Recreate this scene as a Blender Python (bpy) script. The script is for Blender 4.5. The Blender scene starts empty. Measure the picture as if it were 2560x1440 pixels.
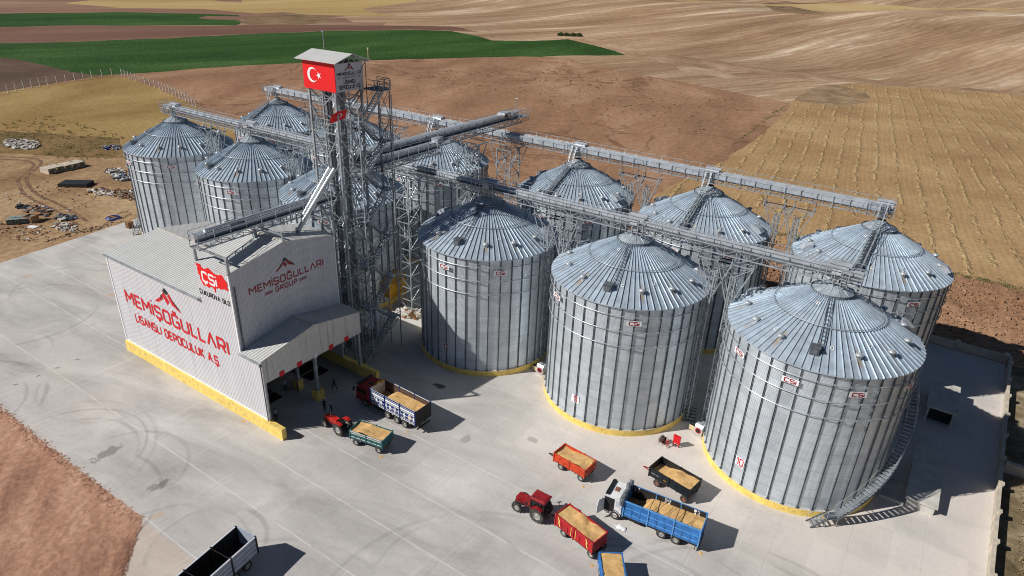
import bpy, math, random
import numpy as np
from mathutils import Vector, Matrix
from mathutils.geometry import delaunay_2d_cdt
random.seed(7)
PI=math.pi; SC=bpy.context.scene; COL=SC.collection
def rad(a): return math.radians(a)
# ---------------------------------------------------------------- camera
CAM=Vector((32.277,-68.409,49.692))
fw=Vector((-0.488143,0.75442,-0.438824)); rt=Vector((0.82898,0.558039,0.037223)); up=Vector((-0.272963,0.345606,0.897802))
cd=bpy.data.cameras.new('camera'); cam=bpy.data.objects.new('camera',cd); COL.objects.link(cam)
cam.matrix_world=Matrix(((rt.x,up.x,-fw.x,CAM.x),(rt.y,up.y,-fw.y,CAM.y),(rt.z,up.z,-fw.z,CAM.z),(0,0,0,1)))
cd.sensor_width=36; cd.lens=1649.103/2560*36; cd.clip_end=9000; cd.clip_start=1
SC.camera=cam
# ---------------------------------------------------------------- light
AZ,EL=rad(227.5),rad(37.3)
sd=Vector((math.cos(AZ)*math.cos(EL),math.sin(AZ)*math.cos(EL),math.sin(EL)))
ld=bpy.data.lights.new('sun','SUN'); ld.energy=5.0; ld.angle=rad(0.53); ld.color=(1,.965,.915)
lo=bpy.data.objects.new('sun',ld); COL.objects.link(lo); lo.location=(0,0,120)
lo.rotation_euler=(-sd).to_track_quat('-Z','Y').to_euler()
W=bpy.data.worlds.new('World'); SC.world=W; W.use_nodes=True
nt=W.node_tree; bg=nt.nodes['Background']; sk=nt.nodes.new('ShaderNodeTexSky'); sk.sky_type='NISHITA'
sk.sun_disc=False; sk.sun_elevation=EL; sk.sun_rotation=PI/2-AZ; sk.altitude=2500; sk.air_density=.75; sk.dust_density=.3
nt.links.new(sk.outputs[0],bg.inputs[0]); bg.inputs[1].default_value=0.05
SC.cycles.filter_width=1.0
SC.view_settings.view_transform='Standard'; SC.view_settings.look='None'; SC.view_settings.exposure=-.04; SC.view_settings.gamma=1
# ---------------------------------------------------------------- mesh helpers
class MB:
    def __init__(s): s.v=[]; s.f=[]; s.m=[]; s.c=[]
    def cut(s): s.c.append((len(s.v),len(s.f))); return s
    def add(s,vs,fs,m=0):
        b=len(s.v); s.v+= [tuple(p) for p in vs]; s.f+=[tuple(b+i for i in f) for f in fs]; s.m+=[m]*len(fs); return s
    def box(s,x0,x1,y0,y1,z0,z1,m=0):
        return s.add([(x0,y0,z0),(x1,y0,z0),(x1,y1,z0),(x0,y1,z0),(x0,y0,z1),(x1,y0,z1),(x1,y1,z1),(x0,y1,z1)],
          [(3,2,1,0),(4,5,6,7),(0,1,5,4),(1,2,6,5),(2,3,7,6),(3,0,4,7)],m)
    def bar(s,p,q,w=.08,h=None,m=0,ref=None):
        p=Vector(p);q=Vector(q);h=h or w;d=(q-p)
        if d.length<1e-6: return s
        d.normalize(); r=Vector(ref) if ref else (Vector((0,0,1)) if abs(d.z)<.9 else Vector((1,0,0)))
        a=d.cross(r).normalized(); b=a.cross(d).normalized(); a*=w/2;b*=h/2
        vs=[p-a-b,p+a-b,p+a+b,p-a+b,q-a-b,q+a-b,q+a+b,q-a+b]
        return s.add(vs,[(3,2,1,0),(4,5,6,7),(0,1,5,4),(1,2,6,5),(2,3,7,6),(3,0,4,7)],m)
    def tube(s,p,q,r,n=8,m=0,r2=None):
        p=Vector(p);q=Vector(q);d=(q-p).normalized(); ref=Vector((0,0,1)) if abs(d.z)<.9 else Vector((1,0,0))
        a=d.cross(ref).normalized(); b=a.cross(d); r2=r if r2 is None else r2
        vs=[p+(a*math.cos(t)+b*math.sin(t))*r for t in [2*PI*i/n for i in range(n)]]+[q+(a*math.cos(t)+b*math.sin(t))*r2 for t in [2*PI*i/n for i in range(n)]]
        return s.add(vs,[tuple(range(n))[::-1],tuple(range(n,2*n))]+[(i,(i+1)%n,n+(i+1)%n,n+i) for i in range(n)],m)
    def path(s,pts,r,n=5,m=0,closed=False):
        pts=[Vector(p) for p in pts]; N=len(pts); rings=[]
        for i,p in enumerate(pts):
            if closed: d=(pts[(i+1)%N]-pts[i-1])
            else: d=pts[min(i+1,N-1)]-pts[max(i-1,0)]
            d.normalize(); ref=Vector((0,0,1)) if abs(d.z)<.95 else Vector((1,0,0))
            a=d.cross(ref).normalized(); b=a.cross(d)
            rings.append([p+(a*math.cos(2*PI*k/n)+b*math.sin(2*PI*k/n))*r for k in range(n)])
        vs=[v for g in rings for v in g]; fs=[]
        for i in range(N if closed else N-1):
            j=(i+1)%N
            fs+=[(i*n+k,i*n+(k+1)%n,j*n+(k+1)%n,j*n+k) for k in range(n)]
        return s.add(vs,fs,m)
    def lathe(s,prof,n=32,m=0,f=None,a0=0,a1=2*PI):
        full=abs(a1-a0-2*PI)<1e-6; k=n if full else n+1; vs=[]
        for r,z in prof:
            for i in range(k):
                t=a0+(a1-a0)*i/n; p=(r*math.cos(t),r*math.sin(t),z); vs.append(f(*p) if f else p)
        fs=[]
        for j in range(len(prof)-1):
            for i in range(n):
                i2=(i+1)%k if full else i+1
                fs.append((j*k+i,j*k+i2,(j+1)*k+i2,(j+1)*k+i))
        return s.add(vs,fs,m)
    def prism(s,pts,off,m=0):
        n=len(pts); o=Vector(off); vs=[Vector(p) for p in pts]; vs+=[p+o for p in vs]
        return s.add(vs,[tuple(range(n))[::-1],tuple(range(n,2*n))]+[(i,(i+1)%n,n+(i+1)%n,n+i) for i in range(n)],m)
    def poly(s,pts,m=0): return s.add(pts,[tuple(range(len(pts)))],m)
    def mesh(s,name,mats,smooth=False,off=None):
        me=bpy.data.meshes.new(name)
        vs=s.v if off is None else [(a-off[0],b-off[1],c-off[2]) for a,b,c in s.v]
        me.from_pydata(vs,[],s.f)
        if not isinstance(mats,(list,tuple)): mats=[mats]
        for x in mats: me.materials.append(x)
        if len(mats)>1: me.polygons.foreach_set('material_index',s.m)
        if smooth: me.polygons.foreach_set('use_smooth',[True]*len(s.f))
        me.update(); return me
    def build(s,name,mats,parent=None,smooth=False,world=False):
        if s.c:
            cs=[(0,0)]+[c for c in s.c if 0<c[1]<len(s.f)]+[(len(s.v),len(s.f))]; o=None
            for (a,b),(c,d) in zip(cs,cs[1:]):
                if d<=b: continue
                q=MB(); q.v=s.v[a:c]; q.f=[tuple(i-a for i in f) for f in s.f[b:d]]; q.m=s.m[b:d]; o=q.build(name,mats,parent,smooth,world)
            return o
        off=None
        if world and parent is not None:
            off=parent.location.copy()
            if parent.parent: off=off+parent.parent.location
        return link(name,s.mesh(name,mats,smooth,off),parent)
def link(name,me,parent=None):
    o=bpy.data.objects.new(name,me); COL.objects.link(o)
    if parent is not None: o.parent=parent
    return o
def tag(o,label=None,cat=None,group=None,kind=None):
    if label: o['label']=label
    if cat: o['category']=cat
    if group: o['group']=group
    if kind: o['kind']=kind
    return o
def thing(name,label,cat,loc=(0,0,0),rz=0,group=None):
    o=bpy.data.objects.new(name,None); COL.objects.link(o); o.location=loc; o.rotation_euler=(0,0,rz); o.empty_display_size=.5
    return tag(o,label,cat,group)
def struct(name,mb,m,kind='structure'):
    o=mb.build(name,m); o['kind']=kind; return o
KIDS={}
def kids(o): return [c for c in COL.objects if c.parent==o]
def copy_tree(o,parent=None):
    c=o.copy(); COL.objects.link(c)
    if parent is not None: c.parent=parent
    for k in kids(o): 
        if k!=c: copy_tree(k,c)
    return c
# ---------------------------------------------------------------- materials
def lin(c):
    return tuple((x/255/12.92 if x/255<=.04045 else ((x/255+.055)/1.055)**2.4) for x in c)
class NT:
    def __init__(s,name):
        s.m=bpy.data.materials.new(name); s.m.use_nodes=True; s.t=s.m.node_tree; s.b=s.t.nodes['Principled BSDF']; s._o=None
    def n(s,typ,**k):
        x=s.t.nodes.new('ShaderNode'+typ)
        for a,b in k.items(): setattr(x,a,b)
        return x
    def l(s,a,b): s.t.links.new(a,b)
    def put(s,sock,v):
        if hasattr(v,'is_linked') or isinstance(v,bpy.types.NodeSocket): s.l(v,sock)
        else: sock.default_value=v
    def math(s,op,a,b=None,c=None,clamp=False):
        x=s.n('Math',operation=op,use_clamp=clamp); s.put(x.inputs[0],a)
        if b is not None: s.put(x.inputs[1],b)
        if c is not None: s.put(x.inputs[2],c)
        return x.outputs[0]
    def obj(s): return s.n('TexCoord').outputs['Object']
    def pos(s): return s.n('NewGeometry').outputs['Position']
    def xyz(s,v):
        x=s.n('SeparateXYZ'); s.l(v,x.inputs[0]); return x.outputs
    def mapv(s,v,scale=(1,1,1),rz=0,loc=(0,0,0)):
        if rz:
            y=s.n('Mapping'); s.l(v,y.inputs[0]); y.inputs['Rotation'].default_value=(0,0,-rz); v=y.outputs[0]
        x=s.n('Mapping'); s.l(v,x.inputs[0]); x.inputs['Scale'].default_value=scale; x.inputs['Location'].default_value=loc
        return x.outputs[0]
    def noise(s,v,scale,detail=4,rough=.55,dist=0):
        x=s.n('TexNoise'); s.l(v,x.inputs['Vector']); x.inputs['Scale'].default_value=scale; x.inputs['Detail'].default_value=detail
        x.inputs['Roughness'].default_value=rough; x.inputs['Distortion'].default_value=dist; return x.outputs[0]
    def ramp(s,f,pts):
        x=s.n('ValToRGB'); s.l(f,x.inputs[0]); e=x.color_ramp.elements
        while len(e)<len(pts): e.new(.5)
        for i,(p,c) in enumerate(pts):
            e[i].position=p; e[i].color=(*c,1) if len(c)==3 else c
        return x.outputs[0]
    def smooth(s,f,a,b,lo=0,hi=1):
        x=s.n('MapRange',interpolation_type='SMOOTHSTEP'); s.put(x.inputs[0],f)
        for i,v in enumerate((a,b,lo,hi)): x.inputs[1+i].default_value=v
        return x.outputs[0]
    def mix(s,f,a,b,blend='MIX'):
        x=s.n('Mix',data_type='RGBA',blend_type=blend); s.put(x.inputs[0],f)
        for i,v in ((6,a),(7,b)):
            if isinstance(v,(tuple,list)): x.inputs[i].default_value=(*v[:3],1)
            else: s.l(v,x.inputs[i])
        return x.outputs[2]
    def hsv(s,c,v):
        x=s.n('HueSaturation'); s.put(x.inputs['Value'],v); 
        if isinstance(c,(tuple,list)): x.inputs['Color'].default_value=(*c[:3],1)
        else: s.l(c,x.inputs['Color'])
        return x.outputs[0]
    def bump(s,h,dist,strength=1.0,n=None):
        x=s.n('Bump'); s.l(h,x.inputs['Height']); x.inputs['Distance'].default_value=dist; x.inputs['Strength'].default_value=strength
        if n: s.l(n,x.inputs['Normal'])
        s.l(x.outputs[0],s.b.inputs['Normal']); return x.outputs[0]
    def done(s,col=None,rough=None,metal=None,spec=None):
        b=s.b.inputs
        if col is not None:
            if isinstance(col,(tuple,list)): b['Base Color'].default_value=(*col[:3],1)
            else: s.l(col,b['Base Color'])
        if rough is not None: s.put(b['Roughness'],rough)
        if metal is not None: s.put(b['Metallic'],metal)
        if spec is not None: b['Specular IOR Level'].default_value=spec
        return s.m
def paint(name,rgb,rough=.5,metal=0,var=.25,scale=1.5,dirt=None,dirtamt=.0,fine=0):
    t=NT(name); p=t.pos(); f=t.noise(p,scale,5,.6); v=t.smooth(f,.3,.7,1-var,1+var*.4)
    c=t.hsv(lin(rgb) if max(rgb)>1.5 else rgb,v)
    if dirt: c=t.mix(t.smooth(t.noise(p,scale*2.3,6,.65),.62-dirtamt*.4,.75-dirtamt*.3,0,dirtamt+.25),c,lin(dirt))
    return t.done(c,rough,metal)
M={}
M['steel']=paint('galvanised steel',(170,177,183),.42,.35,.3,1.2)
M['steel_dark']=paint('weathered steel',(112,119,126),.5,.4,.35,1.2)
M['casing']=paint('conveyor casing steel',(204,210,216),.36,.40,.22,.7)
M['chute']=paint('bright chute steel',(205,209,212),.3,.4,.2,.7)
M['red']=paint('tractor red paint',(190,30,26),.45,0,.3,2,(130,105,85),.25)
M['darkred']=paint('deep red paint',(146,22,32),.42,0,.3,2,(120,95,80),.22)
M['orange']=paint('orange red paint',(206,68,32),.55,0,.3,2,(150,110,80),.28)
M['trailer_red']=paint('trailer red paint',(180,28,38),.5,0,.3,2,(130,90,70),.25)
M['blue']=paint('truck blue paint',(56,122,190),.5,0,.3,1.5,(60,80,105),.25)
M['blue_l']=paint('pale blue paint',(96,156,212),.42,0,.2,2)
M['navy']=paint('navy trim paint',(22,44,110),.45,0,.3,3)
M['teal']=paint('teal trailer paint',(32,98,104),.5,0,.35,2.5,(90,110,105),.2)
M['black_paint']=paint('black paint',(26,32,38),.42,0,.3,2)
M['white_paint']=paint('white paint',(225,226,226),.4,0,.12,2,(150,140,125),.1)
M['greywhite']=paint('grey trailer paint',(176,184,198),.5,0,.15,2,(90,85,80),.08)
M['rubber']=paint('tyre rubber',(62,60,58),.85,0,.4,4,(120,112,100),.25)
M['rim']=paint('wheel rim',(176,176,172),.45,.2,.3,5,(110,95,80),.3)
M['rust']=paint('rusty hub',(140,92,70),.7,0,.4,6)
M['chassis']=paint('dark chassis',(38,36,36),.7,0,.4,4)
M['glass']=paint('cab glass',(14,18,20),.08,0,.2,2)
M['yellow']=paint('yellow kerb paint',(240,208,112),.6,0,.12,.9,(170,148,96),.3)
M['yellow_m']=paint('yellow machine paint',(206,150,20),.5,0,.3,2)
M['conc']=paint('bare concrete',(196,192,184),.85,0,.18,.8)
M['wallconc']=paint('boundary wall concrete',(200,188,170),.85,0,.22,1.2,(140,125,105),.15)
M['sign_white']=paint('sign white',(232,232,234),.5,0,.04,1)
M['sign_grey']=paint('sign pale grey',(196,198,206),.5,0,.05,1)
M['sign_red']=paint('sign red',(206,14,28),.5,0,.08,1.5)
M['flag_red']=paint('flag red',(226,12,20),.55,0,.03,1)
M['letter_dark']=paint('dark lettering',(30,30,34),.5,0,.1,2)
M['letter_dred']=paint('maroon lettering',(150,20,36),.5,0,.1,2)
M['letter_white']=paint('white lettering',(236,236,236),.5,0,.05,2)
M['wood']=paint('weathered wood',(150,112,78),.8,0,.3,4)
M['tarp']=paint('dark tarpaulin',(40,42,46),.5,0,.4,6)
M['tarpg']=paint('grey bundled tarpaulin',(120,126,134),.4,0,.9,7)
M['hose']=paint('blue hose',(22,60,150),.5,0,.2,3)
M['block']=paint('cement block',(140,150,146),.85,0,.25,5)
M['dkwood']=paint('boards with painted shade',(84,66,56),.85,0,.4,3)  # brown darkened to carry the shade inside the truck body
M['slabblack']=paint('black plastic slab',(40,42,44),.6,0,.3,3)
M['skin']=paint('skin',(150,105,80),.6,0,.1,3)
M['cloth_d']=paint('dark clothing',(30,34,46),.9,0,.2,3)
M['cloth_w']=paint('light clothing',(150,160,180),.9,0,.1,3)
M['hair']=paint('dark hair',(24,20,18),.8,0,.2,3)
M['beige']=paint('beige cabinet paint',(206,190,150),.6,0,.1,3)
M['clodwhite']=paint('pale debris',(205,200,192),.8,0,.4,3)
M['rubble']=paint('mixed rubble',(150,135,120),.9,0,.7,1.5)
M['litter_b']=paint('brown debris',(120,85,62),.9,0,.5,2)
# grain
t=NT('wheat grain'); p=t.pos(); f=t.noise(p,1.6,6,.6,.6)
c=t.ramp(f,[(.3,lin((186,146,92))),(.55,lin((210,170,112))),(.75,lin((226,192,136)))])
t.bump(t.noise(p,2.2,6,.6),.10,.7); M['grain']=t.done(c,.9)
# corrugated cladding: vertical trapezoid ribs, pitch along X or Y
def clad(name,axis,rgb,pitch=.30,stain=.0,dk=.17):
    t=NT(name); p=t.pos(); x=t.xyz(p); a=x[0] if axis=='x' else x[1]
    w=t.math('PINGPONG',a,pitch/2); h=t.smooth(w,pitch*.16,pitch*.30)
    t.bump(h,.035,1.0)
    f=t.noise(t.mapv(p,(1,1,.12)),.9,5,.6); v=t.smooth(f,.25,.75,.93,1.04)
    c=t.hsv(lin(rgb),v)
    gr=t.math('MULTIPLY',h,dk); c=t.mix(gr,c,lin((120,122,128)))  # rib shading painted into the colour as grey stripes
    if stain: c=t.mix(t.math('MULTIPLY',t.smooth(t.noise(t.mapv(p,(2.2,2.2,.08)),1.0,4,.5),.55,.75),stain),c,lin((120,112,98)))
    return t.done(c,.42,.0,.4)
M['clad_x']=clad('white cladding along x','x',(214,214,218),.30,.22)
M['clad_y']=clad('white cladding along y','y',(208,210,216),.30,.12)
M['clad_f']=clad('canopy fascia cladding','y',(214,213,208),.30,.45)
M['roof_x']=clad('roof sheet ribs','x',(214,214,210),.42,.15,.42)
# silo wall
def silomat():
    t=NT('silo wall steel'); o=t.obj(); x=t.xyz(o); ang=t.math('ARCTAN2',x[1],x[0])
    ai=t.math('FLOOR',t.math('ADD',t.math('MULTIPLY',ang,40/(2*PI)),20.09)); zi=t.math('FLOOR',t.math('MULTIPLY',x[2],1/1.13))
    cb=t.n('CombineXYZ'); t.put(cb.inputs[0],ai); t.put(cb.inputs[1],zi); wn=t.n('TexWhiteNoise',noise_dimensions='3D'); t.l(cb.outputs[0],wn.inputs['Vector'])
    rnd=t.n('ObjectInfo').outputs['Random']; t.put(cb.inputs[2],rnd)
    cb2=t.n('CombineXYZ'); t.put(cb2.inputs[0],ai); t.put(cb2.inputs[1],rnd); wn2=t.n('TexWhiteNoise',noise_dimensions='3D'); t.l(cb2.outputs[0],wn2.inputs['Vector'])
    v=t.math('ADD',t.math('MULTIPLY',wn.outputs['Value'],.16),t.math('MULTIPLY',wn2.outputs['Value'],.16))
    v=t.math('ADD',v,t.smooth(t.noise(o,.8,5,.6),.3,.7,.74,.92))
    c=t.hsv(lin((206,214,220)),v)
    seam=t.smooth(t.math('PINGPONG',x[2],.565),.0,.06,.74,1); c=t.mix(t.math('SUBTRACT',1,seam),c,(.12,.13,.14))
    h=t.math('SINE',t.math('MULTIPLY',x[2],2*PI/.13)); t.bump(h,.011,.8)
    return t.done(c,.33,.44)
M['silo_wall']=silomat()
def roofmat():
    t=NT('silo roof steel'); o=t.obj(); x=t.xyz(o); ang=t.math('ARCTAN2',x[1],x[0])
    r=t.math('SQRT',t.math('ADD',t.math('MULTIPLY',x[0],x[0]),t.math('MULTIPLY',x[1],x[1])))
    ai=t.math('FLOOR',t.math('ADD',t.math('MULTIPLY',ang,80/(2*PI)),40.0)); up_=t.math('GREATER_THAN',r,5.2)
    cb=t.n('CombineXYZ'); t.put(cb.inputs[0],ai); t.put(cb.inputs[1],up_); t.put(cb.inputs[2],t.n('ObjectInfo').outputs['Random'])
    wn=t.n('TexWhiteNoise',noise_dimensions='3D'); t.l(cb.outputs[0],wn.inputs['Vector'])
    v=t.math('ADD',t.math('MULTIPLY',wn.outputs['Value'],.22),t.smooth(t.noise(o,1.1,5,.65),.3,.7,.70,.96))
    c=t.hsv(lin((184,198,210)),v)
    # rust coloured run-off marks around the vents
    am=t.math('PINGPONG',t.math('ADD',ang,rad(2.8)),rad(13.5))
    st=t.math('MULTIPLY',t.smooth(am,rad(2.4),rad(.8)),t.math('MULTIPLY',t.smooth(r,6.2,7.3),t.smooth(r,9.1,8.0)))
    st=t.math('MULTIPLY',st,t.smooth(t.noise(o,.55,3,.5),.40,.6,.0,.75)); c=t.mix(st,c,lin((176,150,112)))
    return t.done(c,.38,.36)
M['silo_roof']=roofmat()
M['cap']=paint('cap cone steel',(190,200,208),.34,.4,.3,1.8)
M['bucket']=paint('bucket leg steel',(140,148,155),.45,.35,.35,.8)
M['stiff']=paint('stiffener steel',(122,128,134),.45,.4,.3,1.5)

POLY={"greenA": [[-422.1, 85.8], [-423.1, 97.6], [-408.1, 133.0], [-396.9, 180.7], [-393.9, 231.2], [-382.4, 292.1], [-356.2, 356.0], [-321.9, 374.8], [-279.5, 355.1], [-258.7, 341.3], [-233.1, 354.4], [-215.1, 374.5], [-187.4, 358.7], [-162.4, 344.8], [-150.7, 335.0], [-162.5, 322.5], [-198.7, 286.7], [-218.1, 252.4], [-236.6, 221.2], [-255.6, 180.1], [-262.5, 159.9], [-268.9, 145.5], [-275.2, 119.2], [-277.7, 95.5], [-283.5, 78.4], [-298.8, 76.7], [-322.6, 77.5], [-349.6, 77.1], [-364.7, 74.7], [-379.9, 70.2]], "greenB": [[-623.0, 159.9], [-624.2, 176.8], [-615.4, 217.3], [-605.6, 262.1], [-565.8, 305.4], [-546.6, 324.7], [-533.3, 331.0], [-522.2, 322.6], [-537.8, 300.8], [-522.6, 283.2], [-508.8, 283.4], [-492.1, 298.2], [-459.7, 278.7], [-452.6, 270.0], [-482.8, 210.9], [-508.9, 165.7], [-514.0, 133.4], [-515.3, 120.2]], "stripA": [[-510.0, 118.2], [-511.3, 132.3], [-506.1, 164.5], [-480.0, 209.4], [-451.2, 272.5], [-423.3, 328.3], [-379.4, 381.5], [-346.9, 406.1], [-301.4, 384.7], [-324.0, 377.4], [-358.4, 358.5], [-384.8, 294.2], [-396.1, 232.8], [-399.0, 182.0], [-410.1, 133.9], [-425.0, 98.4], [-423.9, 86.5]], "strawA": [[-767.3, 319.0], [-803.4, 426.1], [-657.6, 442.4], [-595.6, 425.8], [-559.6, 482.7], [-461.8, 466.1], [-473.9, 439.0], [-547.8, 449.0], [-542.7, 356.0], [-615.2, 345.6], [-650.2, 286.0], [-727.3, 272.5]], "strawB": [[-776.2, 507.4], [-610.2, 675.3], [-545.3, 585.4], [-547.4, 545.9], [-542.5, 493.1], [-482.6, 447.8], [-482.1, 420.1], [-516.2, 390.5], [-570.8, 396.1], [-649.8, 426.1]], "strawC": [[-308.7, 803.9], [-120.0, 887.3], [-58.4, 881.7], [10.5, 838.7], [57.0, 732.6], [32.6, 707.1], [-50.6, 851.6], [-55.2, 632.9], [-160.0, 798.0], [-229.1, 722.2], [-272.6, 738.2]], "scrub": [[-490.6, 301.0], [-527.1, 344.3], [-524.3, 397.3], [-457.7, 382.0], [-437.5, 349.6], [-429.7, 317.1], [-428.0, 291.9], [-451.0, 279.7], [-471.9, 286.8]], "scrubB": [[-220.5, 887.9], [-201.4, 931.9], [-152.2, 887.8], [-111.5, 816.3], [-85.7, 587.1], [-119.0, 635.3], [-159.1, 706.5]], "trackH": [[-227.8, 373.2], [-202.2, 386.8], [-165.3, 362.7], [-124.0, 358.1], [-99.4, 362.3], [-68.6, 357.8], [-29.9, 365.5], [10.9, 364.6], [57.9, 374.2], [81.4, 379.2], [81.2, 372.5], [57.9, 368.3], [19.1, 356.8], [-14.9, 349.4], [-33.5, 327.9], [-55.5, 332.6], [-71.6, 334.6], [-87.3, 325.6], [-107.8, 316.5], [-141.4, 335.6], [-179.7, 355.7]], "stubble": [[-25.2, 80.0], [-23.7, 97.5], [-21.6, 117.1], [-22.1, 154.5], [-23.5, 190.0], [-25.8, 217.9], [-30.4, 255.1], [-17.3, 252.9], [-8.2, 257.4], [-3.8, 277.2], [-3.4, 292.7], [-8.1, 308.2], [-15.8, 316.4], [-24.8, 324.4], [-19.4, 339.7], [17.4, 355.2], [57.9, 367.3], [97.2, 377.6], [70.1, 74.9], [51.1, 74.3], [46.1, 74.6], [40.4, 73.7], [27.5, 71.8], [5.1, 68.3], [-9.6, 73.4], [-20.7, 76.8]], "pitB": [[-30.4, 255.1], [-31.9, 290.9], [-29.6, 318.2], [-24.8, 326.5], [-16.4, 317.6], [-8.8, 309.1], [-3.7, 292.4], [-3.9, 275.6], [-8.2, 257.4], [-17.3, 252.9]], "grassY": [[-258.4, 22.9], [-266.7, 36.1], [-272.4, 55.1], [-277.9, 74.8], [-280.1, 84.0], [-264.6, 84.6], [-236.1, 80.2], [-204.6, 72.4], [-190.4, 68.7], [-149.8, 57.7], [-115.0, 34.5], [-144.7, 18.5], [-169.5, 28.6], [-186.2, 19.9], [-203.1, 11.1], [-211.0, 5.8]], "darkL": [[-379.9, 70.2], [-364.7, 74.7], [-349.6, 77.1], [-322.6, 77.5], [-298.8, 76.7], [-282.4, 77.9], [-280.1, 84.0], [-278.9, 75.3], [-273.3, 55.5], [-267.6, 36.4], [-260.7, 23.8]], "grassG": [[-211.0, 5.8], [-203.1, 11.1], [-186.2, 19.9], [-169.5, 28.6], [-144.7, 18.5], [-148.7, 17.5], [-160.8, 8.2], [-170.2, 3.6], [-175.3, 0.1], [-182.3, -4.6]], "paleP": [[-111.3, 319.1], [-101.1, 324.4], [-87.3, 318.8], [-70.7, 308.5], [-73.6, 296.9], [-88.0, 300.8], [-103.2, 304.7]]}
# ---------------------------------------------------------------- terrain
def ssf(a,b,x):
    t=min(max((x-a)/(b-a),0),1); return t*t*(3-2*t)
def H(x,y):
    q=y+.35*x
    w=ssf(200,460,q)
    if w==0: return 0.0
    return w*(0.045*(q-200)+7*math.sin(x/95+.6)*math.cos(y/130+.4)+5*math.sin((x*.5+y)/75)+2*math.sin((x-.6*y)/38))
YARD=[(-98.2,-48.1),(-98.6,-30),(-100,-19),(-102.2,-4),(-103.5,12),(-104,41),(48.1,41),(48.05,36),(47.2,14),(46.3,-6.5),(45.6,-60),(-16,-60),(-17.7,-52.6),(-23.2,-47.7),(-36,-48.0),(-60,-48.2)]
APRON=[(-23.2,-47.7),(-17.7,-52.6),(-16,-60),(-60,-100),(60,-100),(45.6,-60)]
def rough_edge(pts,amp,step):
    out=[]; n=len(pts); rnd=random.Random(int(abs(pts[0][0])*10)+3)
    for i in range(n):
        a=Vector(pts[i]);b=Vector(pts[(i+1)%n]); L=(b-a).length; c=((a+b)/2-Vector((CAM.x,CAM.y))).length
        k=max(1,min(40,int(L/(step*c/150)))); nn=Vector((-(b-a).y,(b-a).x)).normalized() if L>0 else Vector((0,0))
        for j in range(k):
            p=a.lerp(b,j/k)
            if j: p=p+nn*rnd.uniform(-amp,amp)*c/150
            out.append((p.x,p.y))
    return out
REG=[]   # (name, polygon, priority order = list order, first hit wins)
REG.append(('yard',YARD))
for k in ('greenA','greenB','pitB','stubble','paleP','trackH','stripA','strawB','strawA','strawC','scrub','scrubB','grassG','grassY','darkL'):
    REG.append((k,rough_edge(POLY[k],.8 if k in('stubble','greenA') else .7,4)))
def pip(poly,x,y):
    c=False; j=len(poly)-1
    for i in range(len(poly)):
        xi,yi=poly[i];xj,yj=poly[j]
        if (yi>y)!=(yj>y) and x<(xj-xi)*(y-yi)/(yj-yi)+xi: c=not c
        j=i
    return c
tv=[];te=[]
for nme,pl in REG:
    b=len(tv); tv+=[Vector(p) for p in pl]; te+=[(b+i,b+(i+1)%len(pl)) for i in range(len(pl))]
r=8.0
while r<3600:
    dr=max(7,r*.035); n=int(2*PI*r/(dr*1.5))
    for i in range(n):
        t=2*PI*(i+random.random()*.5)/n
        if r>140 and not (rad(45)<t<rad(215)): 
            if i%4: continue
        tv.append(Vector((CAM.x+r*math.cos(t),CAM.y+r*math.sin(t))))
    r+=dr
cv,ce,cf,_,_,_=delaunay_2d_cdt(tv,te,[],0,1e-3)
hz=[H(v.x,v.y) for v in cv]
bbs=[(min(p[0] for p in pl),max(p[0] for p in pl),min(p[1] for p in pl),max(p[1] for p in pl)) for _,pl in REG]
groups={}
for f in cf:
    cx=sum(cv[i].x for i in f)/3; cy=sum(cv[i].y for i in f)/3; g=None
    for (nme,pl),bb in zip(REG,bbs):
        if bb[0]<=cx<=bb[1] and bb[2]<=cy<=bb[3] and pip(pl,cx,cy): g=nme; break
    if g is None:
        q=cy+.35*cx
        if cy<-47 and cx<-16: g='red_soil'
        elif cy<-6+0*cx and cx>45.5: g='waste'
        elif cx>45.5 and cy<41: g='waste'
        elif cx<-96 and cy<60 and cx>-330 and cy>-130: g='dirt'
        elif cy<60 and cx<60 and cx>-104: g='plough'
        elif cy<60: g='dirt'
        elif q>235 or cx>110: g='hill'
        elif cx<-330: g='farleft'
        else: g='plough'
    groups.setdefault(g,[]).append(f)
def soil(name,c1,c2,c3,sc=.05,rz=0,stretch=1,bump=.12,bsc=.9,fine=.35,rows=None,veins=0):
    t=NT(name); p=t.pos(); q=t.mapv(p,(1,1/stretch,1),rz) if stretch!=1 else p
    f=t.noise(q,sc,8,.62,.4)
    c=t.ramp(f,[(.32,lin(c1)),(.5,lin(c2)),(.68,lin(c3))])
    g=t.noise(p,bsc,5,.7); c=t.hsv(c,t.smooth(g,.25,.75,1-fine,1+fine*.6))
    if veins:
        vn=t.math('ABSOLUTE',t.math('SUBTRACT',t.noise(p,.022,5,.55,1.2),.5)); vm=t.math('MULTIPLY',t.smooth(vn,.022,.004),t.smooth(t.noise(p,.009,2),.40,.55)); c=t.mix(t.math('MULTIPLY',vm,veins),c,lin((96,66,50)))
        bp=t.smooth(t.noise(p,.007,4,.6),.45,.7,0,.45); c=t.mix(bp,c,lin((142,100,76)))
    if rows:
        pitch,rr,amt=rows; x=t.xyz(t.mapv(p,(1,1,1),rr)); d=t.math('ADD',x[0],t.math('MULTIPLY',t.noise(p,.02,3),14)); w=t.math('PINGPONG',d,pitch/2)
        c=t.hsv(c,t.smooth(w,pitch*.1,pitch*.4,1-amt,1+amt*.5))
    t.bump(g,bump,.9)
    return t.done(c,.95,0,.15)
TM={}
TM['plough']=soil('brown ploughed soil',(130,98,75),(158,122,94),(184,150,120),.028,rad(20),2.5,.25,.55,.28,None,.6)
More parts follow.
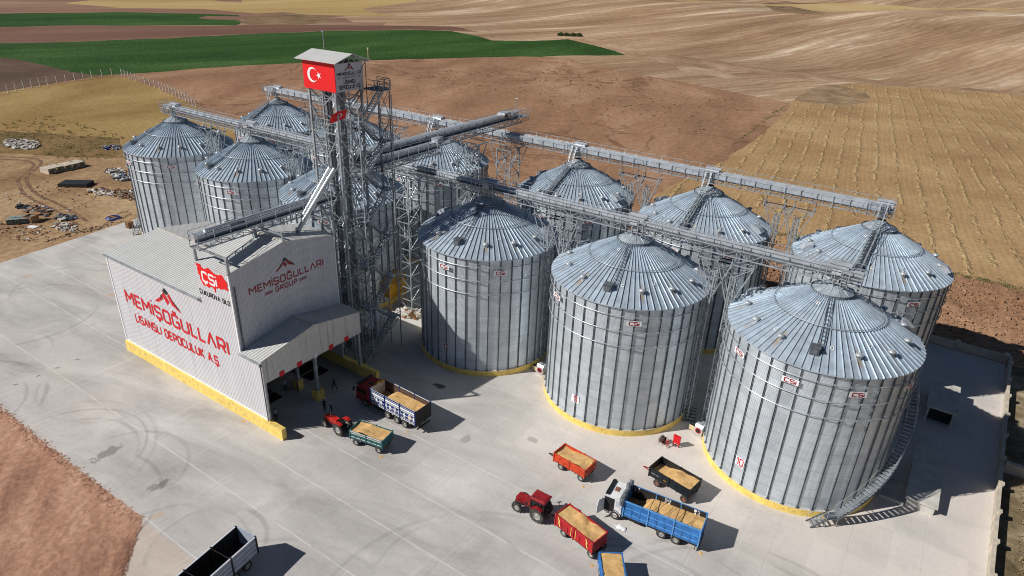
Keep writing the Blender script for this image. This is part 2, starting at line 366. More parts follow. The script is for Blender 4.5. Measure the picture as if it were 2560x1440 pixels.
TM['darkL']=soil('dark soil',(84,66,54),(98,78,64),(120,98,80),.03,0,1,.2,.5,.2)
TM['farleft']=soil('far brown soil',(120,90,74),(136,104,86),(160,130,108),.012,rad(-15),4,.2,.25,.15)
TM['stripA']=soil('reddish far strip',(104,74,62),(118,86,72),(134,102,86),.015,rad(-15),6,.2,.25,.12)
TM['red_soil']=soil('compacted red soil',(134,98,82),(178,136,112),(204,166,140),.22,rad(50),3.5,.10,1.6,.35)
TM['dirt']=soil('dry dirt',(134,104,76),(164,134,100),(190,164,130),.05,rad(30),1.6,.15,.8,.35)
TM['waste']=soil('waste ground',(96,82,58),(140,124,98),(186,168,142),.16,0,1,.2,.9,.4)
TM['grassY']=soil('dry yellow grass',(130,104,62),(156,128,80),(174,148,100),.022,rad(20),1.6,.2,.8,.25)
TM['grassG']=soil('sparse green brown grass',(96,84,52),(128,104,66),(150,122,84),.05,rad(15),2,.25,.6,.35)
TM['strawA']=soil('far straw field',(150,124,78),(176,148,98),(190,164,116),.012,rad(-15),5,.1,.3,.1)
TM['strawB']=TM['strawA']; TM['strawC']=soil('far pale straw',(168,140,98),(184,156,108),(192,166,122),.012,0,1,.1,.3,.1)
TM['scrub']=soil('scrub slope',(104,84,62),(132,108,82),(156,132,104),.05,0,1,.5,.15,.3); TM['scrubB']=TM['scrub']
TM['pitB']=soil('dug pit slope',(132,108,80),(150,126,96),(172,146,116),.08,0,1,.5,.3,.3)
TM['trackH']=soil('pale track soil',(136,108,84),(160,130,102),(186,158,130),.04,0,1,.2,.4,.25)
TM['paleP']=soil('pale chalky soil',(164,136,110),(178,150,124),(194,168,142),.06,0,1,.1,.4,.15)
def hillmat():
    t=NT('striped hill soil'); p=t.pos(); q=t.mapv(p,(1,.12,1),rad(-22)); f=t.math('ADD',t.math('MULTIPLY',t.noise(q,.03,8,.62,.3),.72),t.math('MULTIPLY',t.noise(t.mapv(p,(1,.04,1),rad(-24)),.16,5,.6),.28))
    c=t.ramp(f,[(.32,lin((132,104,80))),(.46,lin((158,128,100))),(.55,lin((176,148,120))),(.65,lin((220,198,172)))])
    f2=t.noise(p,.006,3,.5); c=t.hsv(c,t.smooth(f2,.3,.7,.86,1.10))
    x=t.xyz(t.mapv(p,(1,1,1),rad(-22))); d=t.math('ADD',x[0],t.math('MULTIPLY',t.noise(p,.008,3),40)); w=t.math('PINGPONG',d,3.0)
    c=t.hsv(c,t.smooth(w,.4,2.6,.90,1.05)); g=t.noise(p,.25,6,.7); c=t.hsv(c,t.smooth(g,.25,.75,.85,1.12))
    t.bump(t.noise(p,.12,6,.65),.9,.6); return t.done(c,.95,0,.1)
TM['hill']=hillmat()
def greenmat():
    t=NT('irrigated crop leaves'); p=t.pos(); f=t.noise(t.mapv(p,(1,.35,1),rad(-12)),.02,7,.65,.3)
    c=t.ramp(f,[(.30,(.018,.045,.010)),(.5,(.034,.082,.018)),(.66,(.060,.120,.034)),(.8,(.10,.16,.07))])
    g=t.noise(p,.55,6,.8); c=t.hsv(c,t.smooth(g,.3,.7,.55,1.5)); t.bump(t.noise(p,.5,5,.7),.8,.8)
    return t.done(c,.9,0,.1)
TM['greenA']=greenmat(); TM['greenB']=TM['greenA']
def stubmat():
    t=NT('wheat stubble'); p=t.pos(); x=t.xyz(p)
    bend=t.math('MULTIPLY',t.math('POWER',t.math('MAXIMUM',t.math('SUBTRACT',15,x[0]),0),1.5),.004)
    d=t.math('ADD',x[0],t.math('MULTIPLY',x[1],.13)); d=t.math('ADD',d,t.math('MULTIPLY',t.math('SUBTRACT',t.noise(p,.02,2),.5),4))
    n1=t.noise(p,.8,6,.7); n2=t.noise(p,.035,4,.6)
    base=t.ramp(n2,[(.3,lin((158,126,90))),(.5,lin((174,142,102))),(.7,lin((190,160,118)))])
    base=t.hsv(base,t.smooth(n1,.25,.75,.78,1.16))
    fine=t.math('PINGPONG',d,.65); base=t.hsv(base,t.smooth(fine,.1,.8,.92,1.05))
    w=t.math('PINGPONG',d,2.6); ws=t.smooth(t.math('ADD',w,t.math('MULTIPLY',t.math('SUBTRACT',t.noise(p,1.1,5,.75),.5),2.6)),.85,.25)
    br=t.smooth(t.noise(t.mapv(p,(1,.6,1)),.28,4,.65),.42,.56)
    ws=t.math('MULTIPLY',ws,br); c=t.mix(t.math('MULTIPLY',ws,.45),base,lin((214,186,134)))
    t.bump(t.math('ADD',t.math('MULTIPLY',ws,1.2),t.math('MULTIPLY',n1,.6)),.28,.9)
    return t.done(c,.95,0,.1)
TM['stubble']=stubmat()
def concmat():
    t=NT('concrete yard'); p=t.pos(); x=t.xyz(p)
    lx=t.noise(t.mapv(p,(.35,1,1),rad(8)),.22,7,.62,.5); c=t.ramp(lx,[(.28,lin((164,160,156))),(.5,lin((189,185,181))),(.72,lin((208,204,199)))])
    big=t.noise(p,.035,4,.6,.6); c=t.hsv(c,t.smooth(big,.3,.7,.90,1.06))
    warm=t.smooth(t.noise(p,.06,5,.6),.5,.75,0,.35); c=t.mix(warm,c,lin((206,194,180)))
    du=t.math('MULTIPLY',t.smooth(x[1],-24,-10),t.smooth(x[0],-9,2)); du=t.math('MULTIPLY',du,t.smooth(t.noise(p,.12,5,.6),.3,.6,.3,.85)); c=t.mix(du,c,lin((218,209,200))); ap=t.smooth(x[1],-47.5,-48.2,0,.55); c=t.mix(ap,c,lin((196,176,158)))
    fine=t.noise(p,2.5,5,.75); c=t.hsv(c,t.smooth(fine,.25,.75,.94,1.04))
    # panels of slightly different pours
    cb=t.n('CombineXYZ'); t.put(cb.inputs[0],t.math('FLOOR',t.math('MULTIPLY',x[0],1/6.4))); t.put(cb.inputs[1],t.math('FLOOR',t.math('MULTIPLY',t.math('ADD',x[1],40.6),1/5.9)))
    wn=t.n('TexWhiteNoise',noise_dimensions='2D'); t.l(cb.outputs[0],wn.inputs['Vector']); c=t.hsv(c,t.math('ADD',.93,t.math('MULTIPLY',wn.outputs['Value'],.10)))
    sp=t.smooth(t.noise(p,2.6,3,.5),.70,.74,0,.5); c=t.mix(sp,c,lin((112,104,96)))
    st=t.smooth(t.noise(t.mapv(p,(.25,3.0,1),rad(86)),.35,4,.6),.56,.72,0,.22); c=t.mix(st,c,lin((218,214,208)))
    wob=t.math('MULTIPLY',t.math('SUBTRACT',t.noise(p,.5,4,.6),.5),.22)
    def line(coord,v,w=.09,gap=.45,lo=None,hi=None,other=None):
        a=t.math('ABSOLUTE',t.math('ADD',t.math('SUBTRACT',coord,v),wob)); m=t.smooth(a,w,w*.4)
        if lo is not None: m=t.math('MULTIPLY',m,t.math('MULTIPLY',t.math('GREATER_THAN',other,lo),t.math('LESS_THAN',other,hi)))
        return m
    tot=None
    for v,lo,hi in ((-40.6,-98,46),(-34.8,-20.4,46),(-31.9,-98,-54.5),(-25.5,-98,-54.5),(-19.2,-100,-54),(-29.4,-21,46),(-47.6,-23,46),(-22.6,-20,46)):
        m=line(x[1],v,.10,0,lo,hi,x[0]); tot=m if tot is None else t.math('MAXIMUM',tot,m)
    tot=t.math('MULTIPLY',tot,t.smooth(t.noise(p,.6,4,.6),.32,.55,.12,.6))
    c=t.mix(tot,c,lin((216,212,206)))
    xj=t.math('PINGPONG',t.math('ADD',x[0],t.math('ADD',wob,2.2)),3.1); m=t.math('MULTIPLY',t.smooth(xj,.10,.04),t.smooth(t.noise(p,.35,4,.6),.48,.62,.0,.30))
    c=t.mix(m,c,lin((214,210,204)))
    dk=t.math('MULTIPLY',t.smooth(t.math('PINGPONG',t.math('ADD',x[0],t.math('ADD',wob,2.32)),3.1),.05,.02),.16); c=t.mix(dk,c,lin((110,105,100)))
    # tyre arcs
    for (cx,cy,rr,w,a0) in ((-14.6,-46.2,5.2,.35,.26),(-37.5,-48.6,7.6,.30,.2),(-58,-53,11.3,.4,.28),(-58,-53,9.2,.3,.22),(-31,-45.5,6.6,.3,.18),(12,-40,15,.3,.16),(22,-33,11,.3,.18),(24,-31,11.5,.25,.16),(-80,-27,8.5,.35,.22),(-76,-36,10,.3,.22),(-2,-52,13,.3,.16),(6,-36,7,.25,.14),(-88,-14,9,.3,.2),(-38.5,-47.9,8.3,.22,.25),(-39,-49,10.5,.3,.14),(-30,-52,9,.3,.25),(-66,-44,7,.35,.2),(-48,-36,9.5,.3,.15),(-16,-50,7.7,.3,.2),(30,-30,13,.3,.2),(31,-31,15.5,.3,.2),(18,-48,14,.3,.2)):
        dx=t.math('SUBTRACT',x[0],cx); dy=t.math('SUBTRACT',x[1],cy); rr_=t.math('SQRT',t.math('ADD',t.math('MULTIPLY',dx,dx),t.math('MULTIPLY',dy,dy)))
        a=t.math('ABSOLUTE',t.math('ADD',t.math('SUBTRACT',rr_,rr),wob)); m=t.math('MULTIPLY',t.smooth(a,w,w*.3),t.smooth(t.noise(p,.16,3,.5),.42,.6,0,a0)); c=t.mix(m,c,lin((92,88,86)))
    dist=t.noise(p,1.3,4,.6)
    for (cx,cy,sx,sy,a0) in ((-35,-44.9,.7,2.0,.5),(-25.7,-44.1,.5,1.1,.5),(-26.2,-44.9,.3,.7,.4),(-14.2,-13.1,1.0,.55,.9),(-4.9,-19.6,.5,1.3,.35),(1.5,-15,.8,.5,.35),(8.4,-8,.5,.7,.35)):
        dx=t.math('MULTIPLY',t.math('SUBTRACT',x[0],cx),1/sx); dy=t.math('MULTIPLY',t.math('SUBTRACT',x[1],cy),1/sy)
        rr_=t.math('ADD',t.math('SQRT',t.math('ADD',t.math('MULTIPLY',dx,dx),t.math('MULTIPLY',dy,dy))),t.math('MULTIPLY',t.math('SUBTRACT',dist,.5),2.2))
        c=t.mix(t.smooth(rr_,1.0,.7,0,a0),c,lin((84,78,70)))
    for (cx,cy,s) in ((-89.5,-29.7,.7),(-72,-25,.8),(-25,-50.5,.8),(-100,-27,.7),(-22,-46.8,.5)):
        dx=t.math('SUBTRACT',x[0],cx); dy=t.math('SUBTRACT',x[1],cy)
        rr_=t.math('ADD',t.math('SQRT',t.math('ADD',t.math('MULTIPLY',dx,dx),t.math('MULTIPLY',dy,dy))),t.math('MULTIPLY',t.math('SUBTRACT',dist,.5),2.0))
        c=t.mix(t.smooth(rr_,s,s*.6,0,.4),c,lin((196,150,96)))
    t.bump(fine,.01,.5); return t.done(c,.85,0,.25)
TM['yard']=concmat()
def ribbon(pts,w,name,mat,z=.02):
    mb=MB(); P=[Vector((x,y,0)) for x,y in pts]
    for i,p in enumerate(P):
        d=(P[min(i+1,len(P)-1)]-P[max(i-1,0)]).normalized(); n=Vector((-d.y,d.x,0))*w/2; mb.v+=[tuple(p-n+Vector((0,0,z))),tuple(p+n+Vector((0,0,z)))]
    for i in range(len(P)-1): mb.f.append((2*i,2*i+2,2*i+3,2*i+1)); mb.m.append(0)
    o=mb.build(name,mat); o['kind']='structure'
def cr(pts,n=8):
    out=[]
    for i in range(len(pts)-1):
        p0=Vector(pts[max(i-1,0)]);p1=Vector(pts[i]);p2=Vector(pts[i+1]);p3=Vector(pts[min(i+2,len(pts)-1)])
        for k in range(n):
            t=k/n; q=.5*((2*p1)+(p2-p0)*t+(2*p0-5*p1+4*p2-p3)*t*t+(3*p1-p0-3*p2+p3)*t**3); out.append((q.x,q.y))
    return out+[tuple(pts[-1])]
trm=soil('worn wheel track soil',(104,80,60),(128,100,78),(150,122,98),.5,0,1,.1,1.5,.3)
TR=[(-175,-4),(-166,2.4),(-160,3.2),(-155,.5),(-149,-4.5),(-143,-7),(-134,-9.2),(-124,-9.6),(-116,-10),(-108,-11)]
ribbon(cr(TR),.75,'wheel_track',trm); ribbon(cr([(x+.9,y-2.1) for x,y in TR]),.75,'wheel_track',trm)
NAMES=dict(yard='concrete_yard',greenA='green_field',greenB='green_field',stubble='stubble_field',plough='ploughed_field',darkL='dark_soil_field',farleft='far_field',
 stripA='brown_field_strip',red_soil='red_soil_ground',dirt='dirt_ground',waste='waste_ground',grassY='dry_grass_field',grassG='dry_grass_field',strawA='straw_field',strawB='straw_field',strawC='straw_field',
 scrub='scrub_slope',scrubB='scrub_slope',pitB='pit_slope',trackH='field_track',paleP='pale_soil_patch',hill='hill_field')
for g,fs in groups.items():
    used={}; mb=MB()
    for f in fs:
        for i in f:
            if i not in used: used[i]=len(mb.v); mb.v.append((cv[i].x,cv[i].y,hz[i]))
        tri=[used[i] for i in f]
        a,b,c=[Vector(mb.v[i][:2]) for i in tri]
        if (b-a).cross(c-a)<0: tri=tri[::-1]
        mb.f.append(tuple(tri)); mb.m.append(0)
    o=mb.build(NAMES[g],TM[g],None,smooth=(g!='yard')); o['kind']='structure'
# ---------------------------------------------------------------- lettering (strokes unioned into one flat sheet)
G={'M':(1.05,[[(0,0),(0,1),(.52,.42),(1.05,1),(1.05,0)]]),'E':(.72,[[(.72,1),(0,1),(0,0),(.72,0)],[(0,.5),(.68,.5)]]),
'I':(0,[[(0,0),(0,1)]]),'i':(0,[[(0,0),(0,.72)],[(0,.95),(0,1.06)]]),'İ':(0,[[(0,0),(0,1)],[(0,1.2),(0,1.34)]]),
'S':(.8,[[(.8,.86),(.68,1),(.12,1),(0,.88),(0,.62),(.12,.5),(.68,.5),(.8,.38),(.8,.12),(.68,0),(.12,0),(0,.14)]]),
'O':(.85,[[(.14,0),(0,.14),(0,.86),(.14,1),(.71,1),(.85,.86),(.85,.14),(.71,0),(.14,0)]]),
'G':(.85,[[(.85,.84),(.71,1),(.14,1),(0,.86),(0,.14),(.14,0),(.71,0),(.85,.14),(.85,.48),(.45,.48)]]),
'U':(.85,[[(0,1),(0,.14),(.14,0),(.71,0),(.85,.14),(.85,1)]]),'L':(.66,[[(0,1),(0,0),(.66,0)]]),
'V':(.9,[[(0,1),(.45,0),(.9,1)]]),'^':(.95,[[(0,0),(.47,1),(.95,0)]]),
'A':(.85,[[(0,0),(.42,1),(.85,0)],[(.17,.36),(.68,.36)]]),'R':(.82,[[(0,0),(0,1),(.68,1),(.82,.87),(.82,.55),(.68,.43),(0,.43)],[(.45,.43),(.82,0)]]),
'N':(.85,[[(0,0),(0,1),(.85,0),(.85,1)]]),'D':(.82,[[(0,0),(0,1),(.62,1),(.82,.8),(.82,.2),(.62,0),(0,0)]]),
'P':(.8,[[(0,0),(0,1),(.66,1),(.8,.87),(.8,.55),(.66,.42),(0,.42)]]),'C':(.8,[[(.8,.84),(.68,1),(.14,1),(0,.86),(0,.14),(.14,0),(.68,0),(.8,.16)]]),
'K':(.78,[[(0,0),(0,1)],[(.78,1),(.05,.48),(.78,0)]]),'T':(.8,[[(0,1),(.8,1)],[(.4,1),(.4,0)]]),'H':(.8,[[(0,0),(0,1)],[(.8,0),(.8,1)],[(0,.5),(.8,.5)]]),
'.':(0,[[(0,0),(0,.10)]]),'1':(.32,[[(0,.78),(.32,1),(.32,0)]]),'0':(.66,[[(.14,0),(0,.16),(0,.84),(.14,1),(.52,1),(.66,.84),(.66,.16),(.52,0),(.14,0)]]),
'2':(.66,[[(0,.82),(.12,1),(.54,1),(.66,.86),(.66,.62),(0,0),(.68,0)]]),'3':(.66,[[(0,1),(.64,1),(.3,.56),(.66,.42),(.66,.12),(.5,0),(0,0)]]),
'4':(.7,[[(.5,0),(.5,1),(0,.3),(.7,.3)]]),'5':(.66,[[(.64,1),(0,1),(0,.56),(.52,.56),(.66,.42),(.66,.14),(.5,0),(0,0)]]),
'6':(.66,[[(.6,1),(.14,1),(0,.84),(0,.14),(.14,0),(.52,0),(.66,.14),(.66,.42),(.52,.54),(0,.54)]]),'7':(.66,[[(0,1),(.66,1),(.22,0)]]),'=':(1.1,[[(0,.15),(.95,.15)],[(.05,.45),(1.0,.45)],[(.1,.75),(1.05,.75)]]),
'Y':(.8,[[(0,1),(.4,.5),(.8,1)],[(.4,.5),(.4,0)]])}
G['Ş']=(.8,G['S'][1]+[[(.42,0),(.42,-.16),(.28,-.26)]]); G['Ç']=(.8,G['C'][1]+[[(.42,0),(.42,-.16),(.28,-.26)]]); G['Ğ']=(.85,G['G'][1]+[[(.22,1.32),(.36,1.2),(.52,1.2),(.64,1.32)]])
def strokes(text,h,wd,gap=.34,sx=1.0,thick=.15):
    polys=[];x=0; hw=thick/2
    for ch in text:
        if ch==' ': x+=.75; continue
        w,ls=G[ch]
        for L in ls:
            pts=[Vector((x+p[0]*sx,p[1])) for p in L]
            for i in range(len(pts)-1):
                a,b=pts[i],pts[i+1]; d=(b-a).normalized(); n=Vector((-d.y,d.x))*hw
                a2=a-d*(hw*.35 if (i>0) else 0); b2=b+d*(hw*.35 if i<len(pts)-2 else 0)
                polys.append([a2-n,b2-n,b2+n,a2+n])
                if i<len(pts)-2: polys.append([b+Vector((math.cos(t),math.sin(t)))*hw for t in [PI/8+PI/4*k for k in range(8)]])
        x+=w*sx+gap
    W_=x-gap; k=h; kx=wd/W_
    return [[Vector((p.x*kx,p.y*k)) for p in q] for q in polys]
def union(polys):
    vs=[];fs=[]
    for q in polys:
        if sum(a.x*b_.y-b_.x*a.y for a,b_ in zip(q,q[1:]+q[:1]))<0: q=q[::-1]
        b=len(vs); vs+=q; fs.append(list(range(b,b+len(q))))
    v,e,f,_,_,of=delaunay_2d_cdt(vs,[],fs,1,1e-4)
    return v,[t for t,o in zip(f,of) if o]
def flat(mb,polys,org,u,v,n=None,off=0.0,m=0,uni=True):
    org=Vector(org);u=Vector(u);v=Vector(v); o=org+(Vector(n)*off if n else Vector((0,0,0)))
    if uni: vv,ff=union(polys)
    else:
        vv=[];ff=[]
        for q in polys: b=len(vv); vv+=q; ff.append(list(range(b,b+len(q))))
    mb.add([o+u*p[0]+v*p[1] for p in vv],ff,m)
def text(name,s,h,wd,org,u,v,n,mat,parent,thick=.15,gap=.34,off=.02,world=True):
    mb=MB(); flat(mb,strokes(s,h,wd,gap,1,thick),org,u,v,n,off); return mb.build(name,mat,parent,world=world)
LOGO_R=[[(0,0),(.30,.42),(.38,.34),(.12,.0)],[(.22,.22),(.42,.72),(.50,.60),(.60,.30),(.50,.10),(.44,.30),(.38,.46),(.30,.22)],[(.56,.62),(.64,.78),(.80,.26),(.70,.16),(.62,.42)],[(.80,.30),(1.0,.0),(.92,.02),(.72,.20)]]
LOGO_D=[[(.40,.78),(.50,1.0),(.62,.82),(.56,.66),(.50,.66),(.46,.70)],[(.30,.50),(.36,.56),(.30,.30),(.24,.24)],[(.66,.60),(.76,.46),(.96,.10),(.86,.16)]]
def logo(org,u,v,n,w,h,parent,red,dark,off=.02):
    mb=MB()
    for set_,m in ((LOGO_R,0),(LOGO_D,1)):
        flat(mb,[[Vector((p[0]*w,p[1]*h)) for p in q] for q in set_],org,u,v,n,off+(.006 if m else 0),m,uni=(m==0))
    return mb.build('mountain_logo',[red,dark],parent,world=True)
def crescent_star(org,u,v,n,hh,parent,off=.03,world=True):
    # hh = flag height; origin = centre of the flag
    R1=.25*hh;R2=.20*hh;dx=.0625*hh; a0=math.acos((dx*dx+R1*R1-R2*R2)/(2*dx*R1)); b0=math.acos((R1*R1-R2*R2-dx*dx)/(2*dx*R2))
    cx=-.27*hh; P=[(cx+R1*math.cos(a0+(2*PI-2*a0)*i/40),R1*math.sin(a0+(2*PI-2*a0)*i/40)) for i in range(41)]
    P+=[(cx+dx+R2*math.cos(2*PI-b0-(2*PI-2*b0)*i/40),R2*math.sin(2*PI-b0-(2*PI-2*b0)*i/40)) for i in range(1,40)]
    sx=cx+dx+.255*hh; S=[]
    for i in range(10):
        rr=.135*hh if i%2==0 else .135*hh*.382; t=PI+PI*i/5; S.append((sx+rr*math.cos(t),rr*math.sin(t)))
    mb=MB(); flat(mb,[P,S],org,u,v,n,off,0,uni=False); return mb.build('crescent_and_star',M['letter_white'],parent,world=world)
# ---------------------------------------------------------------- silos
R_=9.5; HE=17.02; RW=9.22; SL=(22.15-HE)/(R_-.55); NS=40; PL=.82
def rz_(r): return HE+(R_-r)*SL
def cyl(r,a,z): return (r*math.cos(a),r*math.sin(a),z)
mb=MB(); mb.lathe([(R_-.06,0),(R_-.06,PL)],80,0); mb.lathe([(R_-.06,PL),(RW-.3,PL)],80,1); ME_plinth=mb.mesh('foundation_ring',[M['yellow'],M['conc']],True)
for p in ME_plinth.polygons: p.use_smooth=False
mb=MB(); mb.lathe([(RW,PL),(RW,HE-.05)],160); ME_wall=mb.mesh('wall',M['silo_wall'],True)
mb=MB(); a=.075
for s in (-1,1):
    mb.box(RW-.01,RW+.11,s*.058-.018,s*.058+.018,PL+.02,HE-.08)
mb.box(RW-.02,RW+.012,-.075,.075,PL+.01,HE-.09); mb.box(RW-.02,RW+.20,-.16,.16,PL,PL+.05)
ME_stiff=mb.mesh('stiffener',M['stiff'])
# roof: 80 flat panels with standing ribs and a folded eave
mb=MB(); prof=[(R_,HE-.10),(R_,HE),(5.25,rz_(5.25)),(1.95,rz_(1.95))]
mb.lathe(prof,80)
mb.lathe([(RW-.02,HE-.04),(R_-.01,HE-.10)],80)
for i in range(80):
    t=2*PI*i/80
    for (r0,r1,w,h) in ((R_+.02,5.28,.05,.13),(5.20,1.95,.036,.10)):
        ca,sa=math.cos(t),math.sin(t)
        def P(r,dw,dz): return (r*ca-dw*sa,r*sa+dw*ca,rz_(min(r,R_))+dz)
        vs=[P(r0,-w,-.02),P(r0,-w*.5,h),P(r0,w*.5,h),P(r0,w,-.02),P(r1,-w*.8,-.02),P(r1,-w*.4,h),P(r1,w*.4,h),P(r1,w*.8,-.02)]
        mb.add(vs,[(0,1,2,3),(0,4,5,1),(1,5,6,2),(2,6,7,3),(7,6,5,4)])
ME_roof=mb.mesh('roof',M['silo_roof'])
mb=MB(); mb.lathe([(2.02,rz_(1.95)+.02),(2.05,rz_(1.95)+.16),(1.9,rz_(1.95)+.18)],48); mb.lathe([(1.9,rz_(1.95)+.18),(.55,22.32),(.55,22.5)],24)
for i in range(12):
    t=2*PI*i/12; mb.bar(cyl(1.88,t,rz_(1.95)+.2),cyl(.56,t,22.34),.04,.05)
ME_cap=mb.mesh('cap_cone',M['cap'])
mb=MB(); mb.path([cyl(2.06,2*PI*i/48,rz_(1.95)+.22) for i in range(48)],.045,4,closed=True)
for i in range(48): t=2*PI*i/48; mb.box(2.06*math.cos(t)-.03,2.06*math.cos(t)+.03,2.06*math.sin(t)-.03,2.06*math.sin(t)+.03,rz_(2)+.02,rz_(2)+.24)
ME_collar=mb.mesh('collar_ring',M['steel_dark'])
mb=MB(); mb.path([cyl(5.25,2*PI*i/80,rz_(5.25)+.24) for i in range(80)],.04,4,closed=True)
for i in range(80): t=2*PI*i/80; x,y,z=cyl(5.25,t,rz_(5.25)); mb.box(x-.03,x+.03,y-.03,y+.03,z+.05,z+.24)
ME_ring=mb.mesh('roof_ring',M['steel'])
ME_wr=[]
for z in (16.0,14.12,12.24):
    mb=MB(); mb.path([cyl(RW+.27,2*PI*i/80,z) for i in range(80)],.05,5,closed=True)
    for i in range(NS): t=2*PI*i/NS+rad(.8); mb.bar(cyl(RW+.05,t,z),cyl(RW+.3,t,z),.09,.09)
    ME_wr.append(mb.mesh('wind_ring',M['steel']))
mb=MB(); mb.lathe([(.22,-.15),(.22,.28),(.34,.30),(.36,.42),(.26,.52),(0,.56)],14); ME_vent=mb.mesh('roof_vent',M['chute'],True)
# ladder lying on the roof slope, along +x local, from r=7.4 to r=2.2
mb=MB()
def rp(r,dy,dz): return (r,dy,rz_(r)+dz)
for s in (-1,1): mb.bar(rp(7.6,s*.24,.20),rp(2.1,s*.24,.20),.05,.07)
k=7.4
while k>2.2: mb.bar(rp(k,-.24,.22),rp(k,.24,.22),.045,.045); mb.bar(rp(k,.24,.2),rp(k,.24,.02),.03); k-=.42
ME_lad=mb.mesh('roof_ladder',M['steel_dark'])
mb=MB(); z=rz_(7.7)
mb.box(7.25,8.05,-.42,.42,z-.2,z+.58); mb.box(7.15,8.15,-.5,.5,z+.58,z+.66); mb.box(8.05,8.12,-.3,.3,z-.05,z+.5)
ME_hatch=mb.mesh('roof_hatch',M['steel_dark'])
mb=MB(); z=rz_(8.2)
mb.prism([(7.6,-.55,z+.25),(7.6,-.55,z+.95),(8.5,-.55,z+.65),(9.0,-.55,z+.15),(8.6,-.55,z-.1)],(0,1.1,0)); mb.box(7.2,7.6,-.3,.3,z+.3,z+.75)
ME_serv=mb.mesh('service_hood',M['casing'])
mb=MB(); mb.box(-.16,.16,-.16,.16,0,.03); ME_tag_=mb.mesh('panel_patch',M['sign_white'])
mb=MB(); mb.box(-.08,.08,-.07,.07,.03,.05); ME_tagd=mb.mesh('patch_hole',M['chassis'])
def place(me,name,parent,loc=(0,0,0),rz=0,ry=0):
    o=link(name,me,parent); o.location=loc; o.rotation_euler=(0,ry,rz); return o
mb=MB(); mb.box(0,.03,-.80,.80,-.30,.30); ME_plate=mb.mesh('sign_plate',M['sign_white'])
mb=MB(); flat(mb,strokes('CSi',.40,1.06,.30,1.15,.25),(.045,-.53,-.2),(0,1,0),(0,0,1)); ME_csi=mb.mesh('sign_lettering',M['letter_dred'])
def silo(x,y,label,lad,signs,back=False,num=None,off=.8,hood=(32,167),group='steel grain silos'):
    s=thing('grain_silo',label,'silo',(x,y,0),0,group)
    place(ME_plinth,'foundation_ring',s); w=place(ME_wall,'wall',s,rz=rad(off-.8))
    for i in range(NS): place(ME_stiff,'stiffener',w,(0,0,0),2*PI*i/NS+rad(.8))
    r=place(ME_roof,'roof',s,rz=rad(-.2)); place(ME_cap,'cap_cone',s); place(ME_collar,'collar_ring',r); place(ME_ring,'roof_ring',r)
    for m in ME_wr: place(m,'wind_ring',s)
    for k in range(13):
        a=rad(-164.6+27*k)
        if abs((math.degrees(a)-lad+180)%360-180)<9: continue
        place(ME_vent,'roof_vent',r,(7.65*math.cos(a),7.65*math.sin(a),rz_(7.65)),a,0)
    place(ME_lad,'roof_ladder',r,(0,0,0),rad(lad+1.5)); place(ME_hatch,'roof_hatch',r,(0,0,0),rad(lad-2.2))
    for h in hood: place(ME_serv,'service_hood',r,(0,0,0),rad(h))
    for a,rr in ((lad-36,7.0),(lad+9,7.0),(lad+40,6.6),(lad-20,2.9)):
        p=place(ME_tag_,'panel_patch',r,(rr*math.cos(rad(a)),rr*math.sin(rad(a)),rz_(rr)+.04),rad(a),math.atan(SL)); place(ME_tagd,'patch_hole',p)
    for a in signs:
        p=place(ME_plate,'sign_plate',s,((RW+.32)*math.cos(rad(a)),(RW+.32)*math.sin(rad(a)),15.32),rad(a)); place(ME_csi,'sign_lettering',p)
    if num:
        n,a=num; mb=MB(); mb.box(0,.035,-.55,.55,-.52,.52); p=mb.build('number_plate',M['sign_white'],s); p.location=((RW+.03)*math.cos(rad(a)),(RW+.03)*math.sin(rad(a)),3.4); p.rotation_euler=(0,0,rad(a))
        mb=MB(); flat(mb,strokes(n,.82,.80 if n!='11' else .5,.3,1.1,.17),(.05,-.40 if n!='11' else -.25,-.40),(0,1,0),(0,0,1)); mb.build('number',M['sign_red'] if n!='12' else M['letter_dred'],p)
    return s
X7,X8,X9,X12,X11,X10=-88.11,-65.71,-44.42,-16.17,4.86,26.65
B6,B5,B4,B3,B2,B1=-89.1,-66.8,-45.0,-15.87,5.63,27.93; YB=23.88
SIL=[]
S10=silo(X10,0,'largest nearest silo, numbered 10, with a spiral stair on its right side',-83.6,(-129.8,-93.8,-57.8,-21.8),num=('10',-111.8),off=.7)
silo(X11,0,'front row silo numbered 11, between the silos numbered 12 and 10',-82.2,(-124.7,-61.7),num=('11',-97.7),off=1.8,hood=(22,167))
silo(X12,0,'front row silo numbered 12, first to the right of the lattice tower, part in shadow',-82,(-89.9,-44.9),num=('12',-89.9),off=.6,hood=(20,176))
silo(X7,0,'front row silo farthest left, behind the far end of the white building',-104,(-41.9,-96.1),hood=(20,170))
silo(X8,0,'front row silo second from the left, behind the white building',-98,(-61.4,-115),hood=(20,170))
silo(X9,0,'front row silo partly hidden behind the lattice tower and conveyor chutes',-90,(-60,-120),hood=(-54,170))
silo(B1,YB,'back row silo farthest right, beside the yellow stubble field',-92,(-49.5,-95),hood=(-1,-152))
silo(B2,YB,'back row silo second from the right, behind silos 11 and 10',-90,(-49,-95),hood=(-10,165))
silo(B3,YB,'back row silo third from the right, behind silos 12 and 11',-96,(-49,-95),hood=(-12,165))
silo(B4,YB,'back row silo under the crossing conveyors, its roof shaded by their trusses',-92,(-49,-95),hood=(6,165))
silo(B5,YB,'back row silo hidden behind the lattice tower with the red flag panel',-92,(-49,-95),hood=(6,165))
silo(B6,YB,'back row silo farthest left, its roof just left of the tower',-98,(-49,-95),hood=(6,165))
